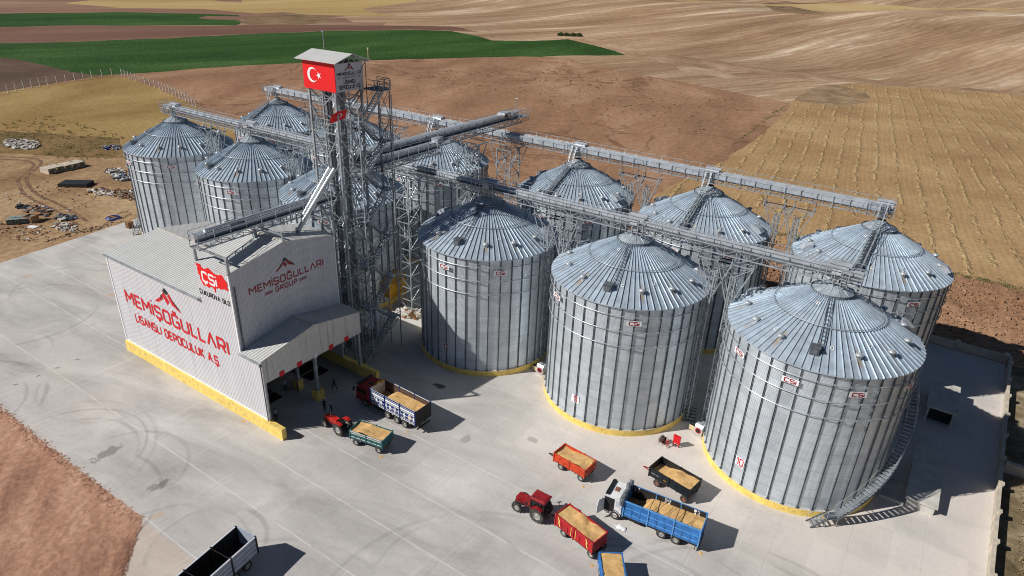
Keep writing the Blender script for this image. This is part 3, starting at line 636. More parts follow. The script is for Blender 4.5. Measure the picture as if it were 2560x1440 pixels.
# spiral stair on silo 10
def spiral(x,y,label,a_start,a_end,z_end=16.2,r0=9.75,r1=10.65):
    t_=thing('spiral_stair',label,'staircase',(x,y,0),0,'spiral stairs on silos')
    n=int(z_end/.26); tr=MB(); st=MB(); rl=MB()
    def A(z): return rad(a_start+(a_end-a_start)*z/z_end)
    for i in range(4,n):
        z=z_end*i/n; a=A(z); da=rad(1.35)
        tr.add([cyl(r0,a-da,z),cyl(r1,a-da,z),cyl(r1,a+da,z),cyl(r0,a+da,z),cyl(r0,a-da,z-.04),cyl(r1,a-da,z-.04),cyl(r1,a+da,z-.04),cyl(r0,a+da,z-.04)],[(0,1,2,3),(7,6,5,4),(0,4,5,1),(1,5,6,2),(2,6,7,3),(3,7,4,0)])
        if i%5==0:
            rl.bar(cyl(r1,a,z),cyl(r1,a,z+1.0),.045); rl.bar(cyl(r0,a,z),cyl(r0,a,z+1.0),.03); st.bar(cyl(RW+.1,a,z-.55),cyl(r1,a,z-.05),.05); st.bar(cyl(RW+.1,a,z-.05),cyl(r1,a,z-.05),.05)
    zz=[1.05+(z_end-1.05)*i/60 for i in range(61)]
    for r in (r0,r1): st.path([cyl(r,A(z),z-.12) for z in zz],.07,4)
    for h in (.5,1.0): rl.path([cyl(r1,A(z),z+h) for z in zz],.03,4)
    rl.path([cyl(r0,A(z),z+1.0) for z in zz],.025,4)
    # landing and bottom flight
    a=A(1.05); P0=Vector(cyl((r0+r1)/2,a,1.05)); tg=Vector((-math.sin(a),math.cos(a),0)); rdv=Vector((math.cos(a),math.sin(a),0)); sg=-1 if a_end>a_start else 1
    L1=P0+tg*sg*1.2; 
    for u0,u1 in ((-.5,.5),): st.add([P0+rdv*u0,P0+rdv*u1,L1+rdv*u1,L1+rdv*u0,P0+rdv*u0-Vector((0,0,.06)),P0+rdv*u1-Vector((0,0,.06)),L1+rdv*u1-Vector((0,0,.06)),L1+rdv*u0-Vector((0,0,.06))],[(0,1,2,3),(7,6,5,4),(0,4,5,1),(1,5,6,2),(2,6,7,3),(3,7,4,0)])
    E_=L1+tg*sg*1.5-Vector((0,0,1.05))
    for u in (-.45,.45):
        st.bar(L1+rdv*u-Vector((0,0,.1)),E_+rdv*u+Vector((0,0,.02)),.06,.2); rl.bar(L1+rdv*u+Vector((0,0,1)),E_+rdv*u+Vector((0,0,1)),.04); rl.bar(E_+rdv*u,E_+rdv*u+Vector((0,0,1)),.04)
        for q in (P0,L1): rl.bar(Vector((q.x,q.y,0))+rdv*u,q+rdv*u+Vector((0,0,1)),.05)
        for h in (.5,1.0): rl.bar(P0+rdv*u+Vector((0,0,h)),L1+rdv*u+Vector((0,0,h)),.04)
    for i in range(1,5):
        q=L1.lerp(E_,i/5); tr.add([q+rdv*.45+tg*.13,q-rdv*.45+tg*.13,q-rdv*.45-tg*.13,q+rdv*.45-tg*.13],[(0,1,2,3)])
    tr.build('treads',M['steel'],t_); st.build('stringer',M['steel_dark'],t_); rl.build('handrail',M['steel'],t_)
spiral(X10,0,'galvanised spiral stair climbing the right side of silo 10 from the yard',-58,56)
spiral(X7,0,'spiral stair on the farthest left front row silo, seen beyond the white building',-128,-240)
spiral(B1,YB,'spiral stair on the back row silo farthest right',-150,-262)
# ---------------------------------------------------------------- trusses and conveyors
def truss_x(name,label,cat,x0,x1,y,zb,wt=1.7,ht=.85,casing=1,rails=(1,1),group=None,stations=(),cover=False,alongy=False,cz=.0,post=2.0):
    """gallery along local x: lattice sides, floor, conveyor casing, handrails; alongy swaps the axes"""
    t=thing(name,label,cat,(x0,y,zb) if not alongy else (y,x0,zb),0 if not alongy else PI/2,group)
    L=x1-x0; n=max(2,round(L/1.35)); d=L/n; fr=MB(); w=wt/2
    for s in (-w,w):
        fr.bar((0,s,0),(L,s,0),.10,.12); fr.bar((0,s,ht),(L,s,ht),.10,.12)
        for i in range(n+1): fr.bar((i*d,s,0),(i*d,s,ht),.06)
        for i in range(n): fr.bar((i*d,s,0 if i%2 else ht),((i+1)*d,s,ht if i%2 else 0),.06)
    for i in range(n+1):
        fr.bar((i*d,-w,0),(i*d,w,0),.07); 
        if i<n: fr.bar((i*d,-w if i%2 else w,0),((i+1)*d,w if i%2 else -w,0),.045)
    fr.build('truss',M['steel'],t)
    fl=MB(); fl.box(.02,L-.02,-w+.06,-w+.62,ht-.03,ht+.03)
    k=0
    while k<L: fl.box(k,k+.04,-w+.06,-w+.62,ht+.03,ht+.05); k+=.8
    fl.build('walkway',M['steel_dark'],t)
    ca=MB(); c0=-w+.66; c1=w-.08
    ca.box(.1,L-.1,c0,c1,ht*.45+cz,ht+.34+cz); ca.prism([(.05,c0-.05,ht+.34+cz),(.05,(c0+c1)/2,ht+.48+cz),(.05,c1+.05,ht+.34+cz)],(L-.1,0,0))
    k=1.2
    while k<L-.5:
        ca.box(k,k+.05,c0-.06,c1+.06,ht*.40+cz,ht+.38+cz); k+=2.4
    ca.build('conveyor_casing',M['casing'],t)
    hr=MB()
    for s,on in ((-w,rails[0]),(w,rails[1])):
        if not on: continue
        hr.cut()
        for h in (.55,1.08): hr.bar((0,s,ht+h),(L,s,ht+h),.045)
        k=0
        while k<=L+.01: hr.bar((k,s,ht),(k,s,ht+1.1),.06); k+=post
    for e in (0,L):
        for h in (.55,1.08): hr.bar((e,-w,ht+h),(e,w,ht+h),.045)
    hr.build('handrail',M['steel'],t)
    for sx in stations:
        g=MB(); q=sx-x0
        g.box(q-.9,q+.9,w-.9,w+.25,ht-.1,ht+.75); g.box(q-.35,q+.35,-.35,.35,-.35,ht*.6); g.box(q-.45,q+.45,-w-.15,-w+.2,ht+.1,ht+.6)
        g.prism([(q-1.1,w-1.0,ht+.80),(q-1.1,w-.4,ht+1.0),(q-1.1,w+.35,ht+.80)],(2.2,0,0))
        g.tube((q,0,-.35),(q,0,-.15),.42,12)
        g.build('discharge_box',M['casing'],t)
        g=MB()
        for h in (.35,.7,1.05): 
            for yy in (-w-.12,): g.bar((q-1.6,yy,ht+h-.3),(q+1.2,yy,ht+h-.3),.06,.08)
        for xx in (-1.6,-.9,-.1,.6,1.2): g.bar((q+xx,-w-.12,-.2),(q+xx,-w-.12,ht+.8),.08)
        g.build('access_frame',M['steel'],t)
    return t
ZT=22.72
truss_x('conveyor_gallery','front row overhead conveyor running right from the tower over silos 12, 11 and 10','conveyor',-34.5,29.0,0,ZT-.15,stations=(X12,X11,X10),group='overhead conveyor galleries')
truss_x('conveyor_gallery','front row overhead conveyor over the two farthest left front silos, reaching the tower','conveyor',-91,-36,0,ZT+.1,stations=(X7,X8,X9),group='overhead conveyor galleries')
truss_x('conveyor_gallery','long back row overhead conveyor with a bright casing, running behind the tower','conveyor',-92.5,28.9,YB,ZT+.45,wt=1.9,ht=.85,stations=(B6,B5,B4,B3,B2,B1),rails=(0,1),group='overhead conveyor galleries')
# wide bright casing pair on the back row
g=thing('twin_conveyor','pair of bright steel drag conveyor casings lying on the back row gallery','conveyor',(-92,YB,ZT+1.3)); 
for yy in (-1.05,.15):
    mb=MB(); mb.box(0,120.4,yy,yy+.75,-.2,.42); mb.prism([(0,yy-.05,.42),(0,yy+.37,.56),(0,yy+.8,.42)],(120.4,0,0))
    k=0
    while k<121: mb.box(k,k+.05,yy-.05,yy+.8,-.25,.47); k+=2.5
    mb.build('casing_run',M['casing'],g)
mb=MB()
for k in range(0,61): mb.bar((k*2,-1.15,-1.0),(k*2,-1.15,.75),.07); mb.cut()
mb.build('guard_post',M['steel'],g)
# trestles
def lattice(mb,cx,cy,wx,wy,z0,z1,step,leg=.14,br=.07):
    P=[(cx-wx/2,cy-wy/2),(cx+wx/2,cy-wy/2),(cx+wx/2,cy+wy/2),(cx-wx/2,cy+wy/2)]
    for x,y in P: mb.bar((x,y,z0),(x,y,z1),leg)
    n=max(1,round((z1-z0)/step)); d=(z1-z0)/n
    for i in range(n):
        a=z0+i*d;b=a+d
        for k in range(4):
            p=P[k];q=P[(k+1)%4]
            mb.bar((*p,b),(*q,b),br)
            if i%2: mb.bar((*p,a),(*q,b),br)
            else: mb.bar((*q,a),(*p,b),br)
def trestle_mesh():
    mb=MB()
    lattice(mb,0,0,.55,1.1,0,20.2,.9,.12,.05)
    br=MB()
    for s in (-1,1):
        for yy in (-.55,.55):
            br.bar((s*.27,yy,17.0),(s*1.9,yy,21.6),.10); br.bar((s*1.9,yy,21.6),(0,yy,20.2),.07)
        br.bar((s*1.9,-.9,21.6),(s*1.9,.9,21.6),.14)
        for yy in (-.55,.55): br.bar((s*1.9,yy,21.6),(s*1.9,yy,22.5),.10)
    for yy in (-.55,.55): br.bar((-1.9,yy,21.6),(1.9,yy,21.6),.10)
    return mb.mesh('column_lattice',M['steel']),br.mesh('flared_bracket',M['steel'])
TL,TB=trestle_mesh()
def trestle(x,y,lab,side):
    t=thing('conveyor_trestle',lab,'support column',(x,y,0),0,'lattice columns between the silos')
    link('column_lattice',TL,t); b=link('flared_bracket',TB,t); return t
for (xa,nm) in (((X12+X11)/2,'silos 12 and 11'),((X11+X10)/2,'silos 11 and 10'),((X7+X8)/2,'the two leftmost front silos'),((X8+X9)/2,'the next two leftmost front silos')):
    trestle(xa-1.15,0,'left lattice column holding the front conveyor between '+nm,-1); trestle(xa+1.15,0,'right lattice column holding the front conveyor between '+nm,1)
for (xa,nm) in (((B3+B2)/2,'the third and second rightmost silos'),((B2+B1)/2,'the two right end silos'),((B5+B6)/2,'the two left end silos'),((B4+B5)/2,'silos behind the tower')):
    trestle(xa-1.3,YB,'left lattice column holding the back conveyor between '+nm,-1); trestle(xa+1.3,YB,'right lattice column holding the back conveyor between '+nm,1)
# big support towers in the gap
def big_tower(x,y,w,z1,lab):
    t=thing('support_tower',lab,'support tower',(x,y,0),0,'square lattice support towers'); mb=MB(); lattice(mb,0,0,w,w,0,z1,2.2,.16,.10); mb.build('lattice_shaft',M['steel'],t)
    mb=MB(); w2=w/2
    for sx in (-1,1):
        for sy in (-1,1):
            mb.bar((sx*w2,sy*w2,z1-3.2),(sx*(w2+1.6),sy*w2,z1+.9),.12); mb.bar((sx*w2,sy*w2,z1),(sx*(w2+1.6),sy*w2,z1+.9),.08)
    for sy in (-1,1): mb.bar((-w2-1.6,sy*w2,z1+.9),(w2+1.6,sy*w2,z1+.9),.12)
    for sx in (-1,1): mb.bar((sx*(w2+1.6),-w2,z1+.9),(sx*(w2+1.6),w2,z1+.9),.12); mb.bar((sx*w2,-w2,z1-3.2),(sx*w2,w2,z1),.08)
    mb.build('flared_head',M['steel'],t)
big_tower(-31.6,1.0,2.7,21.3,'square lattice tower between the elevator tower and silo 12')
big_tower(-29.6,13.0,2.4,24.2,'square lattice tower under the middle of the long crossing conveyor')
big_tower(-29.8,24.6,2.8,21.6,'square lattice tower under the far end of the crossing conveyor by the brown field')
# crossing conveyors (along Y)
c=truss_x('crossing_conveyor','long crossing conveyor from the tower to past the back row, ending in a railed platform','conveyor',-11.2,27.6,-30.2,25.6,wt=1.9,ht=1.0,alongy=True,group='crossing conveyors',cz=.45)
mb=MB(); mb.box(0,34.5,-.9,-.2,1.5,1.95); mb.prism([(0,-.95,1.95),(0,-.55,2.1),(0,-.15,1.95)],(34.5,0,0)); mb.build('second_casing',M['casing'],c)
mb=MB(); mb.box(33.6,35.4,-.9,.5,1.6,2.3); mb.box(35.2,36.6,-.7,.5,.9,1.7); mb.build('drive_head',M['casing'],c)
mb=MB()
for s in (-1,1):
    for h in (.5,1.05): mb.bar((35,s*1.3,1.0+h),(40.5,s*1.3,1.0+h),.05)
    for k in range(6): mb.bar((35+k*1.1,s*1.3,.2),(35+k*1.1,s*1.3,2.1),.05)
    mb.bar((35,s*1.3,1.0),(40.5,s*1.3,1.0),.1); mb.bar((35,s*1.3,.2),(40.5,s*1.3,.35),.08)
    for k in range(5): mb.bar((35+k*1.1,s*1.3,.25 if k%2 else 1.0),(36.1+k*1.1,s*1.3,1.0 if k%2 else .25),.05)
for h in (.5,1.05): mb.bar((40.5,-1.3,1.0+h),(40.5,1.3,1.0+h),.05)
mb.box(35,40.5,-1.28,1.28,.97,1.02); mb.build('end_platform',M['steel'],c)
mb=MB(); mb.tube((38.4,.2,1.02),(38.4,.2,3.9),.04,6); mb.tube((38.4,.2,3.9),(38.4,-.25,4.0),.05,6); mb.box(38.2,38.6,-.45,-.1,3.9,4.0); mb.build('lamp_post',M['steel'],c)
truss_x('crossing_conveyor','shorter crossing conveyor beside the long one, ending above the front row','conveyor',-11.2,3.6,-28.0,25.3,wt=1.5,ht=.8,alongy=True,group='crossing conveyors',cz=.4)
# drive boxes at the end of the short one
t=thing('drive_unit','grey motor and gearbox at the end of the short crossing conveyor','motor',(-28.0,3.9,26.9)); mb=MB(); mb.box(-.6,.6,-.9,.3,-.3,.5); mb.box(-.8,-.1,.3,1.2,-.1,.35); mb.build('gearbox',M['steel'],t); mb=MB(); mb.tube((.1,0,.7),(.1,0,1.0),.18,10); mb.tube((.3,.4,.1),(.3,1.4,.1),.22,12); mb.build('motor',M['steel_dark'],t)
# low intake conveyor over the building roof
lc=truss_x('intake_conveyor','low railed conveyor crossing above the roof of the white building towards the tower','conveyor',-32.8,-12.4,-31.2,21.35,wt=1.6,ht=.75,alongy=True,group=None,cz=.35)
mb=MB(); mb.tube((1.5,.2,1.5),(20,.2,1.5),.22,12); mb.tube((1.5,-.25,1.2),(20,-.25,1.2),.16,10); mb.build('pipe_run',M['casing'],lc)
mb=MB(); mb.box(4.2,5.4,-.3,.6,.9,1.7); mb.box(5.5,6.2,-.2,.4,1.0,1.5); mb.build('drive_head',M['steel_dark'],lc)
for k,zz in ((7.4,1.2),(15.8,1.2)):
    mb=MB(); mb.box(k-.2,k+.2,-.2,.2,-zz,0); mb.box(k-.5,k+.5,-.5,.5,-zz-.1,-zz); mb.build('support_post',M['steel'],lc)
# twin chutes
t=thing('grain_chute','pair of bright round chutes slanting from the tower down onto the building roof','chute',(-29.9,-20.4,20.0))
for q,dx,dz in ((0,-.45,0),(1,.35,0)):
    mb=MB(); a=Vector((dx*.3,0,.1 if q else 1.6)); b=Vector((1.4+dx,5.0,6.9)); 
    if not q: a=Vector((-.2,1.2,1.5))
    mb.tube(a,b,.27,12)
    for k in range(1,6):
        c_=a.lerp(b,k/6); d_=(b-a).normalized(); mb.tube(c_-d_*.05,c_+d_*.05,.33,12)
    mb.build('chute_pipe',M['chute'],t)
mb=MB(); mb.tube((0,0,-.15),(.02,.05,.35),.3,12); mb.build('chute_boot',M['steel'],t)
# access stairs on the back row silos
for x,lab in ((B1,'farthest right'),(B2,'second from the right'),(B3,'third from the right'),(B4,'under the crossing conveyors'),(B6,'farthest left')):
    a=rad(-94 if x!=B3 else -97); t=thing('roof_stair','caged stair up the roof of the back row silo '+lab,'staircase',(x,YB,0),0,'roof stairs on the back row'); 
    st=MB(); tr=MB()
    def Q(r,s,z): return (r*math.cos(a)-s*math.sin(a),r*math.sin(a)+s*math.cos(a),z)
    L=[(8.9,rz_(8.9)+.35),(2.3,rz_(2.3)+.75),(1.25,24.6)]
    for s in (-.38,.38):
        st.cut()
        for (r0,z0),(r1,z1) in zip(L,L[1:]):
            st.bar(Q(r0,s,z0),Q(r1,s,z1),.07,.12); st.bar(Q(r0,s,z0+.9),Q(r1,s,z1+.9),.05)
        for k in range(9): r=8.9-(6.6)*k/8; st.bar(Q(r,s,rz_(r)+.02),Q(r,s,rz_(r)+1.3),.05)
    for k in range(30): r=8.8-6.6*k/30; z=rz_(r)+.38; tr.bar(Q(r,-.36,z),Q(r,.36,z),.22,.04)
    for k in range(10): f=k/10; r=2.3-1.05*f; z=rz_(2.3)+.75+(24.6-rz_(2.3)-.75)*f; tr.bar(Q(r,-.36,z),Q(r,.36,z),.12,.04)
    st.build('side_rails',M['steel'],t); tr.build('treads',M['steel_dark'],t)
# ---------------------------------------------------------------- elevator tower
TX0,TX1,TY0,TY1=-31.5,-27.1,-15.3,-11.3
tw=thing('elevator_tower','tall grey lattice elevator tower rising behind the white building','tower',(-29.3,-13.3,0))
mb=MB(); P=[(TX0,TY0),((TX0+TX1)/2,TY0),(TX1,TY0),(TX1,(TY0+TY1)/2),(TX1,TY1),((TX0+TX1)/2,TY1),(TX0,TY1),(TX0,(TY0+TY1)/2)]
for i,(x,y) in enumerate(P):
    if i%2==0: mb.bar((x,y,0),(x,y,36),.24)
    else: mb.bar((x,y,0),(x,y,36),.12)
    mb.cut()
mb.build('column',M['steel'],tw,world=True)
mb=MB(); lv=[0,3.2,6.3,9.4,12.5,15.6,18.7,21.8,24.9,28.0,31.1,34.2,36.0]
for a,b in zip(lv,lv[1:]):
    for i in range(8):
        p=P[i];q=P[(i+1)%8]
        mb.bar((*p,b),(*q,b),.13) if (lv.index(b)%2==0 or b==36) else None
        if i%2: mb.bar((*p,a),(*q,b),.10)
        else: mb.bar((*q,a),(*p,b),.10)
mb.build('cross_bracing',M['steel'],tw,world=True)
mb=MB()
for a,b in zip(lv,lv[1:]):
    c_=(a+b)/2
    for (p,q) in ((P[0],P[2]),(P[2],P[4]),(P[6],P[0]),(P[4],P[6])):
        mb.bar((*p,a),(*q,c_),.05); mb.bar((*q,c_),(*p,b),.05); mb.bar((*p,c_),(*q,c_),.05)
    mb.bar((*P[0],c_),(*P[4],c_),.06); mb.bar((*P[2],c_),(*P[6],c_),.06)
mb.build('inner_lacing',M['steel'],tw,world=True)
mb=MB()
for i,z in enumerate(lv[2:-1:2]):
    mb.box(TX0+.1,TX1-.1,TY1-.9,TY1-.1,z-.04,z+.02); mb.cut()
mb.build('floor_grating',M['steel_dark'],tw,world=True)
for x,y in ((-30.3,-13.6),(-28.7,-13.6),(-29.5,-12.2)):
    mb=MB(); mb.box(x-.40,x-.12,y-.2,y+.2,0,35.8); mb.cut(); mb.box(x+.12,x+.40,y-.2,y+.2,0,35.8)
    k=1.5
    while k<35.5: mb.box(x-.47,x+.47,y-.35,y+.35,k,k+.06); k+=2.4
    mb.build('bucket_elevator_leg',M['bucket'],tw,world=True)
rng=random.Random(5)
for k in range(9):
    z=rng.uniform(14,34); x=rng.uniform(TX0+.6,TX1-.6); y=rng.uniform(TY0+.5,TY1-.4); mb=MB(); mb.tube((x,y,z),(x+rng.uniform(-1.5,1.5),y+rng.uniform(-.3,2.5),z-rng.uniform(2.5,5)),.2,8); mb.build('transfer_pipe',M['casing'],tw,world=True)
# railings on tower levels
mb=MB()
for z in (24.9,18.7,12.5,31.1):
    mb.cut()
    for (x0,y0,x1,y1) in ((TX0,TY0,TX1,TY0),(TX1,TY0,TX1,TY1)):
        for h in (.5,1.0): mb.bar((x0,y0-.05,z+h),(x1,y1-.05,z+h),.04)
        for k in range(5): f=k/4; mb.bar((x0+(x1-x0)*f,y0+(y1-y0)*f-.05,z),(x0+(x1-x0)*f,y0+(y1-y0)*f-.05,z+1),.045)
mb.build('level_railing',M['steel'],tw,world=True)
# zig-zag stair tower
sx0,sx1=-26.85,-24.9
st=thing('stair_tower','zig-zag steel stair tower on the right side of the elevator tower','staircase',(-26,-11.4,0))
mb=MB()
for x in (sx0,sx1):
    for y in (-14.1,-8.6): mb.bar((x,y,0),(x,y,35.2),.11)
for z in [2.1+3.07*i for i in range(11)]:
    for x in (sx0,sx1): mb.bar((x,-14.1,z),(x,-8.6,z),.06) if False else None
for i in range(11):
    z=2.0+3.07*i; 
    if i%3==0:
        mb.bar((sx1,-14.1,z),(sx1,-8.6,z+3),.05); mb.bar((sx1,-8.6,z),(sx1,-14.1,z+3),.05); 
    mb.bar((sx0,-8.6,z),(sx1,-8.6,z+2.9),.05); mb.bar((sx0,-14.1,z),(sx1,-14.1,z+2.9),.05)
mb.build('stair_frame',M['steel'],st,world=True)
lz=[(i,2.05+3.07*i) for i in range(12)]
fl=MB(); la=MB(); hr=MB()
for i,z in lz:
    left=(i%2==0); y0,y1=((-14.1,-12.9) if left else (-9.8,-8.6))
    la.box(sx0,sx1,y0,y1,z-.12,z); 
    ye=y0 if left else y1
    for h in (.5,1.05): hr.bar((sx0,ye,z+h),(sx1,ye,z+h),.04); hr.bar((sx1,y0,z+h),(sx1,y1,z+h),.04)
    for yy in (y0,(y0+y1)/2,y1): hr.bar((sx1,yy,z),(sx1,yy,z+1.05),.05)
    la.cut()
    if i<11:
        xa=(sx0+.05,sx0+.93) if i%2 else (sx1-.93,sx1-.05)
        ya,yb=(-12.9,-9.8) if left else (-9.8,-12.9)
        for x in xa: fl.bar((x,ya,z-.08),(x,yb,z+3.07-.08),.07,.30); hr.bar((x,ya,z+.95),(x,yb,z+3.07+.95),.04); hr.bar((x,ya,z+.5),(x,yb,z+3.07+.5),.03); [hr.bar((x,ya+(yb-ya)*k/3,z+3.07*k/3),(x,ya+(yb-ya)*k/3,z+3.07*k/3+.95),.04) for k in range(4)]
        for k in range(12): f=(k+.5)/12; fl.box(xa[0],xa[1],ya+(yb-ya)*f-.12,ya+(yb-ya)*f+.12,z+3.07*f-.02,z+3.07*f+.02)
# bottom flight to the yard
for x in (sx1-.68,sx1-.05): fl.bar((x,-13.4,2.0),(x,-16.2,.05),.05,.22); hr.bar((x,-13.4,3.0),(x,-16.2,1.0),.04)
for k in range(8): f=(k+.5)/8; fl.box(sx1-.68,sx1-.05,-13.4-2.8*f-.12,-13.4-2.8*f+.12,2-2*f-.02,2-2*f+.02)
fl.build('stair_flight',M['steel'],st,world=True); la.build('landing',M['steel'],st,world=True); hr.build('handrail',M['steel'],st,world=True)
# top platform right
mb=MB(); mb.box(-27.0,-25.0,-11.2,-8.7,35.9,36.02)
for h in (.55,1.1):
    mb.bar((-27.0,-8.7,36+h),(-25.0,-8.7,36+h),.06); mb.bar((-25.0,-8.7,36+h),(-25.0,-11.2,36+h),.06); mb.bar((-25.0,-11.2,36+h),(-26.0,-11.2,36+h),.06)
for x,y in ((-27.0,-8.7),(-26,-8.7),(-25.0,-8.7),(-25.0,-9.5),(-25.0,-10.4),(-25.0,-11.2)): mb.bar((x,y,36),(x,y,37.1),.07)
mb.build('top_platform',M['steel_dark'],st,world=True)
mb=MB()
for x,y in ((-25.1,-8.7),(-27.0,-8.7)): mb.bar((x,y,22),(x,y,36),.09)
for i in range(4):
    z=22+3.5*i; mb.bar((-25.1,-8.7,z),(-27,-8.7,z+3.5),.05); mb.bar((-27,-8.7,z),(-25.1,-8.7,z+3.5),.05); mb.bar((-25.1,-8.7,z),(-27,-8.7,z),.05)
mb.build('hoist_frame',M['steel_dark'],st,world=True)
# ---------------------------------------------------------------- sign cabin
sc=thing('sign_cabin','tower-top cabin with a red flag panel and a pale company panel under a gable roof','sign cabin',(-29.35,-13.35,36))
x0,x1,y0,y1,z0,z1=-31.95,-26.75,-15.5,-11.25,36.0,39.1
mb=MB(); mb.box(x0,x1-.03,y0+.03,y1,z0+.02,z1); mb.build('cabin_body',M['steel_dark'],sc,world=True)
mb=MB(); mb.box(x0-.05,x1+.02,y0-.05,y0+.03,z0,z1+.02); fp=mb.build('flag_panel',M['flag_red'],sc,world=True)
crescent_star((-29.5,y0-.05,37.6),(1,0,0),(0,0,1),(0,-1,0),3.35,fp)
mb=MB(); mb.box(x1-.03,x1+.05,y0+.02,y1,z0,z1+.02); cp=mb.build('company_panel',M['sign_grey'],sc,world=True)
U_,V_,N_=(0,1,0),(0,0,1),(1,0,0); X_=x1+.05
logo((X_,-14.15,38.25),U_,V_,N_,1.55,.82,cp,M['letter_dred'],M['letter_dark'])
text('company_name','MEMİŞOĞULL^RI',.30,3.7,(X_,-15.25,37.78),U_,V_,N_,M['letter_dark'],cp,.24)
text('company_group','= GROUP =',.17,3.5,(X_,-15.2,37.44),U_,V_,N_,M['letter_dark'],cp,.16)
text('company_words','LİSANSLI',.36,1.85,(X_,-14.3,36.86),U_,V_,N_,M['letter_dark'],cp,.27)
text('company_suffix','DEPOCULUK A.Ş.',.36,3.25,(X_,-15.0,36.3),U_,V_,N_,M['letter_dark'],cp,.27)
mb=MB(); ex=.75; ym=(y0+y1)/2; ry0,ry1=y0-.55,y1+.75; zr=40.05; ze=39.2
for s,(ya) in ((0,ry0),(1,ry1)):
    a,b,c,d=(x0-ex,ya,ze),(x1+ex,ya,ze),(x1+ex,ym,zr),(x0-ex,ym,zr)
    if s: a,b,c,d=b,a,d,c
    mb.prism([a,b,c,d],(0,0,.07))
mb.build('gable_roof',M['roof_x'],sc,world=True)
mb=MB()
for x in (x0-.6,x1+.4):
    mb.bar((x,ry0+.1,ze-.05),(x,ry1-.1,ze-.05),.08)
    for k in range(6):
        f=(k+.5)/6; y=ry0+(ry1-ry0)*f; zz=ze+(zr-ze)*(1-abs(2*f-1)); mb.bar((x,y,ze-.05),(x,y,zz-.05),.05); mb.bar((x,y,ze-.05),(x,y+(.5 if f<.5 else -.5),zz+.0),.04)
mb.build('gable_truss',M['steel'],sc,world=True)
mb=MB(); mb.tube((-30.6,ym,zr),(-30.6,ym,zr+2.1),.045,6); mb.box(-30.75,-30.45,ym-.1,ym+.1,zr+2.05,zr+2.15); mb.build('lightning_mast',M['steel'],sc,world=True)
mb=MB(); mb.tube((-26.1,y1+.4,39.2),(-26.1,y1+.4,40.4),.04,6); mb.tube((-26.1,y1+.4,40.3),(-26.1,y1+.4,40.6),.09,8); mb.build('warning_lamp',M['beige'],sc,world=True)
mb=MB(); mb.bar((x1+.3,y1+.2,39.1),(x1+.3,y1+.2,33),.07); mb.bar((x1+.3,y1+.2,39.1),(x1-.4,y1-1,36.5),.07); mb.bar((x1+.3,y1+.2,36.2),(x1+.3,y1-2.2,34.2),.07); mb.build('cabin_strut',M['steel_dark'],sc,world=True)
# waving flag on the tower
fl_=thing('waving_flag','small red flag with crescent and star blowing from a pole halfway up the tower','flag',(-26.4,-14.4,34.1))
mb=MB(); nx,ny=14,8; vs=[];fs=[]
ux=Vector((-.35,-.9,-.22)).normalized(); vy=Vector((-.22,-.12,-.93)).normalized()
def FP(a,b): 
    w=.16*math.sin(a*4.2+b*1.5)*min(1,a*1.2)
    return ux*a*1.0+vy*b+Vector((.9,-.3,.1)).normalized()*w*1.4
for i in range(nx+1):
    for j in range(ny+1): vs.append(FP(2.1*i/nx,1.25*j/ny))
for i in range(nx):
    for j in range(ny): k=i*(ny+1)+j; fs.append((k,k+1,k+ny+2,k+ny+1))
mb.add(vs,fs); cl=mb.build('flag_cloth',M['flag_red'],fl_,smooth=True); fl_.scale=(.9,.9,.9)
mb=MB(); nn=ux.cross(vy).normalized(); nn=nn if nn.x>0 else -nn; pts=[]
for i in range(21): t=rad(50+260*i/20); pts.append((.85+.30*math.cos(t),.62+.30*math.sin(t)))
for i in range(20,-1,-1): t=rad(62+236*i/20); pts.append((.91+.23*math.cos(t),.62+.23*math.sin(t)))
n=21
vv=[FP(*p)+nn*.04 for p in pts]; mb.add(vv,[(i,i+1,len(vv)-2-i,len(vv)-1-i) for i in range(n-1)])
sp=[FP(1.28+(.14 if k%2==0 else .055)*math.cos(PI*k/5),.62+(.14 if k%2==0 else .055)*math.sin(PI*k/5))+nn*.05 for k in range(10)]; mb.poly(sp); mb.build('crescent_and_star',M['letter_white'],cl)
mb=MB(); mb.tube((0,-.05,.03),(-.1,1.1,-.5),.035,6); mb.build('flag_pole',M['steel'],fl_)
# ---------------------------------------------------------------- reception building
XF,XS,XG,XC=-54.06,-33.5,-27.43,-23.95; Y0,Y1=-31.91,-17.08; YM=(Y0+Y1)/2
hl,hlr,hh,hhr,hc,hcr,hf=14.38,15.53,19.0,20.46,9.43,10.79,6.5
bd=thing('reception_building','long white corrugated grain reception building with red company lettering and a drive-through canopy','building',(-39,YM,0))
def wallpoly(pts,off,mat,name,lab=None):
    mb=MB(); mb.prism(pts,off); o=mb.build(name,mat,bd,world=True)
    if lab: o['label']=lab
    return o
wa=wallpoly([(XF,Y0,1.50),(XC,Y0,1.50),(XC,Y0,hc),(XG,Y0,hc),(XG,Y0,hh),(XS,Y0,hh),(XS,Y0,hl),(XF,Y0,hl)],(0,.12,0),M['clad_x'],'wall','sunlit long side wall with large red lettering')
wallpoly([(XF,Y1,1.50),(XG,Y1,1.50),(XG,Y1,hh),(XS,Y1,hh),(XS,Y1,hl),(XF,Y1,hl)],(0,-.12,0),M['clad_x'],'wall')
wg=wallpoly([(XG,Y0+.13,hc-.3),(XG,Y1-.13,hc-.3),(XG,Y1-.13,hh),(XG,YM,hhr),(XG,Y0+.13,hh)],(-.12,0,0),M['clad_y'],'wall','shaded tall gable wall above the canopy roof')
wallpoly([(XS,Y0+.13,hl-.2),(XS,Y1-.13,hl-.2),(XS,Y1-.13,hh),(XS,YM,hhr),(XS,Y0+.13,hh)],(.12,0,0),M['clad_y'],'wall')
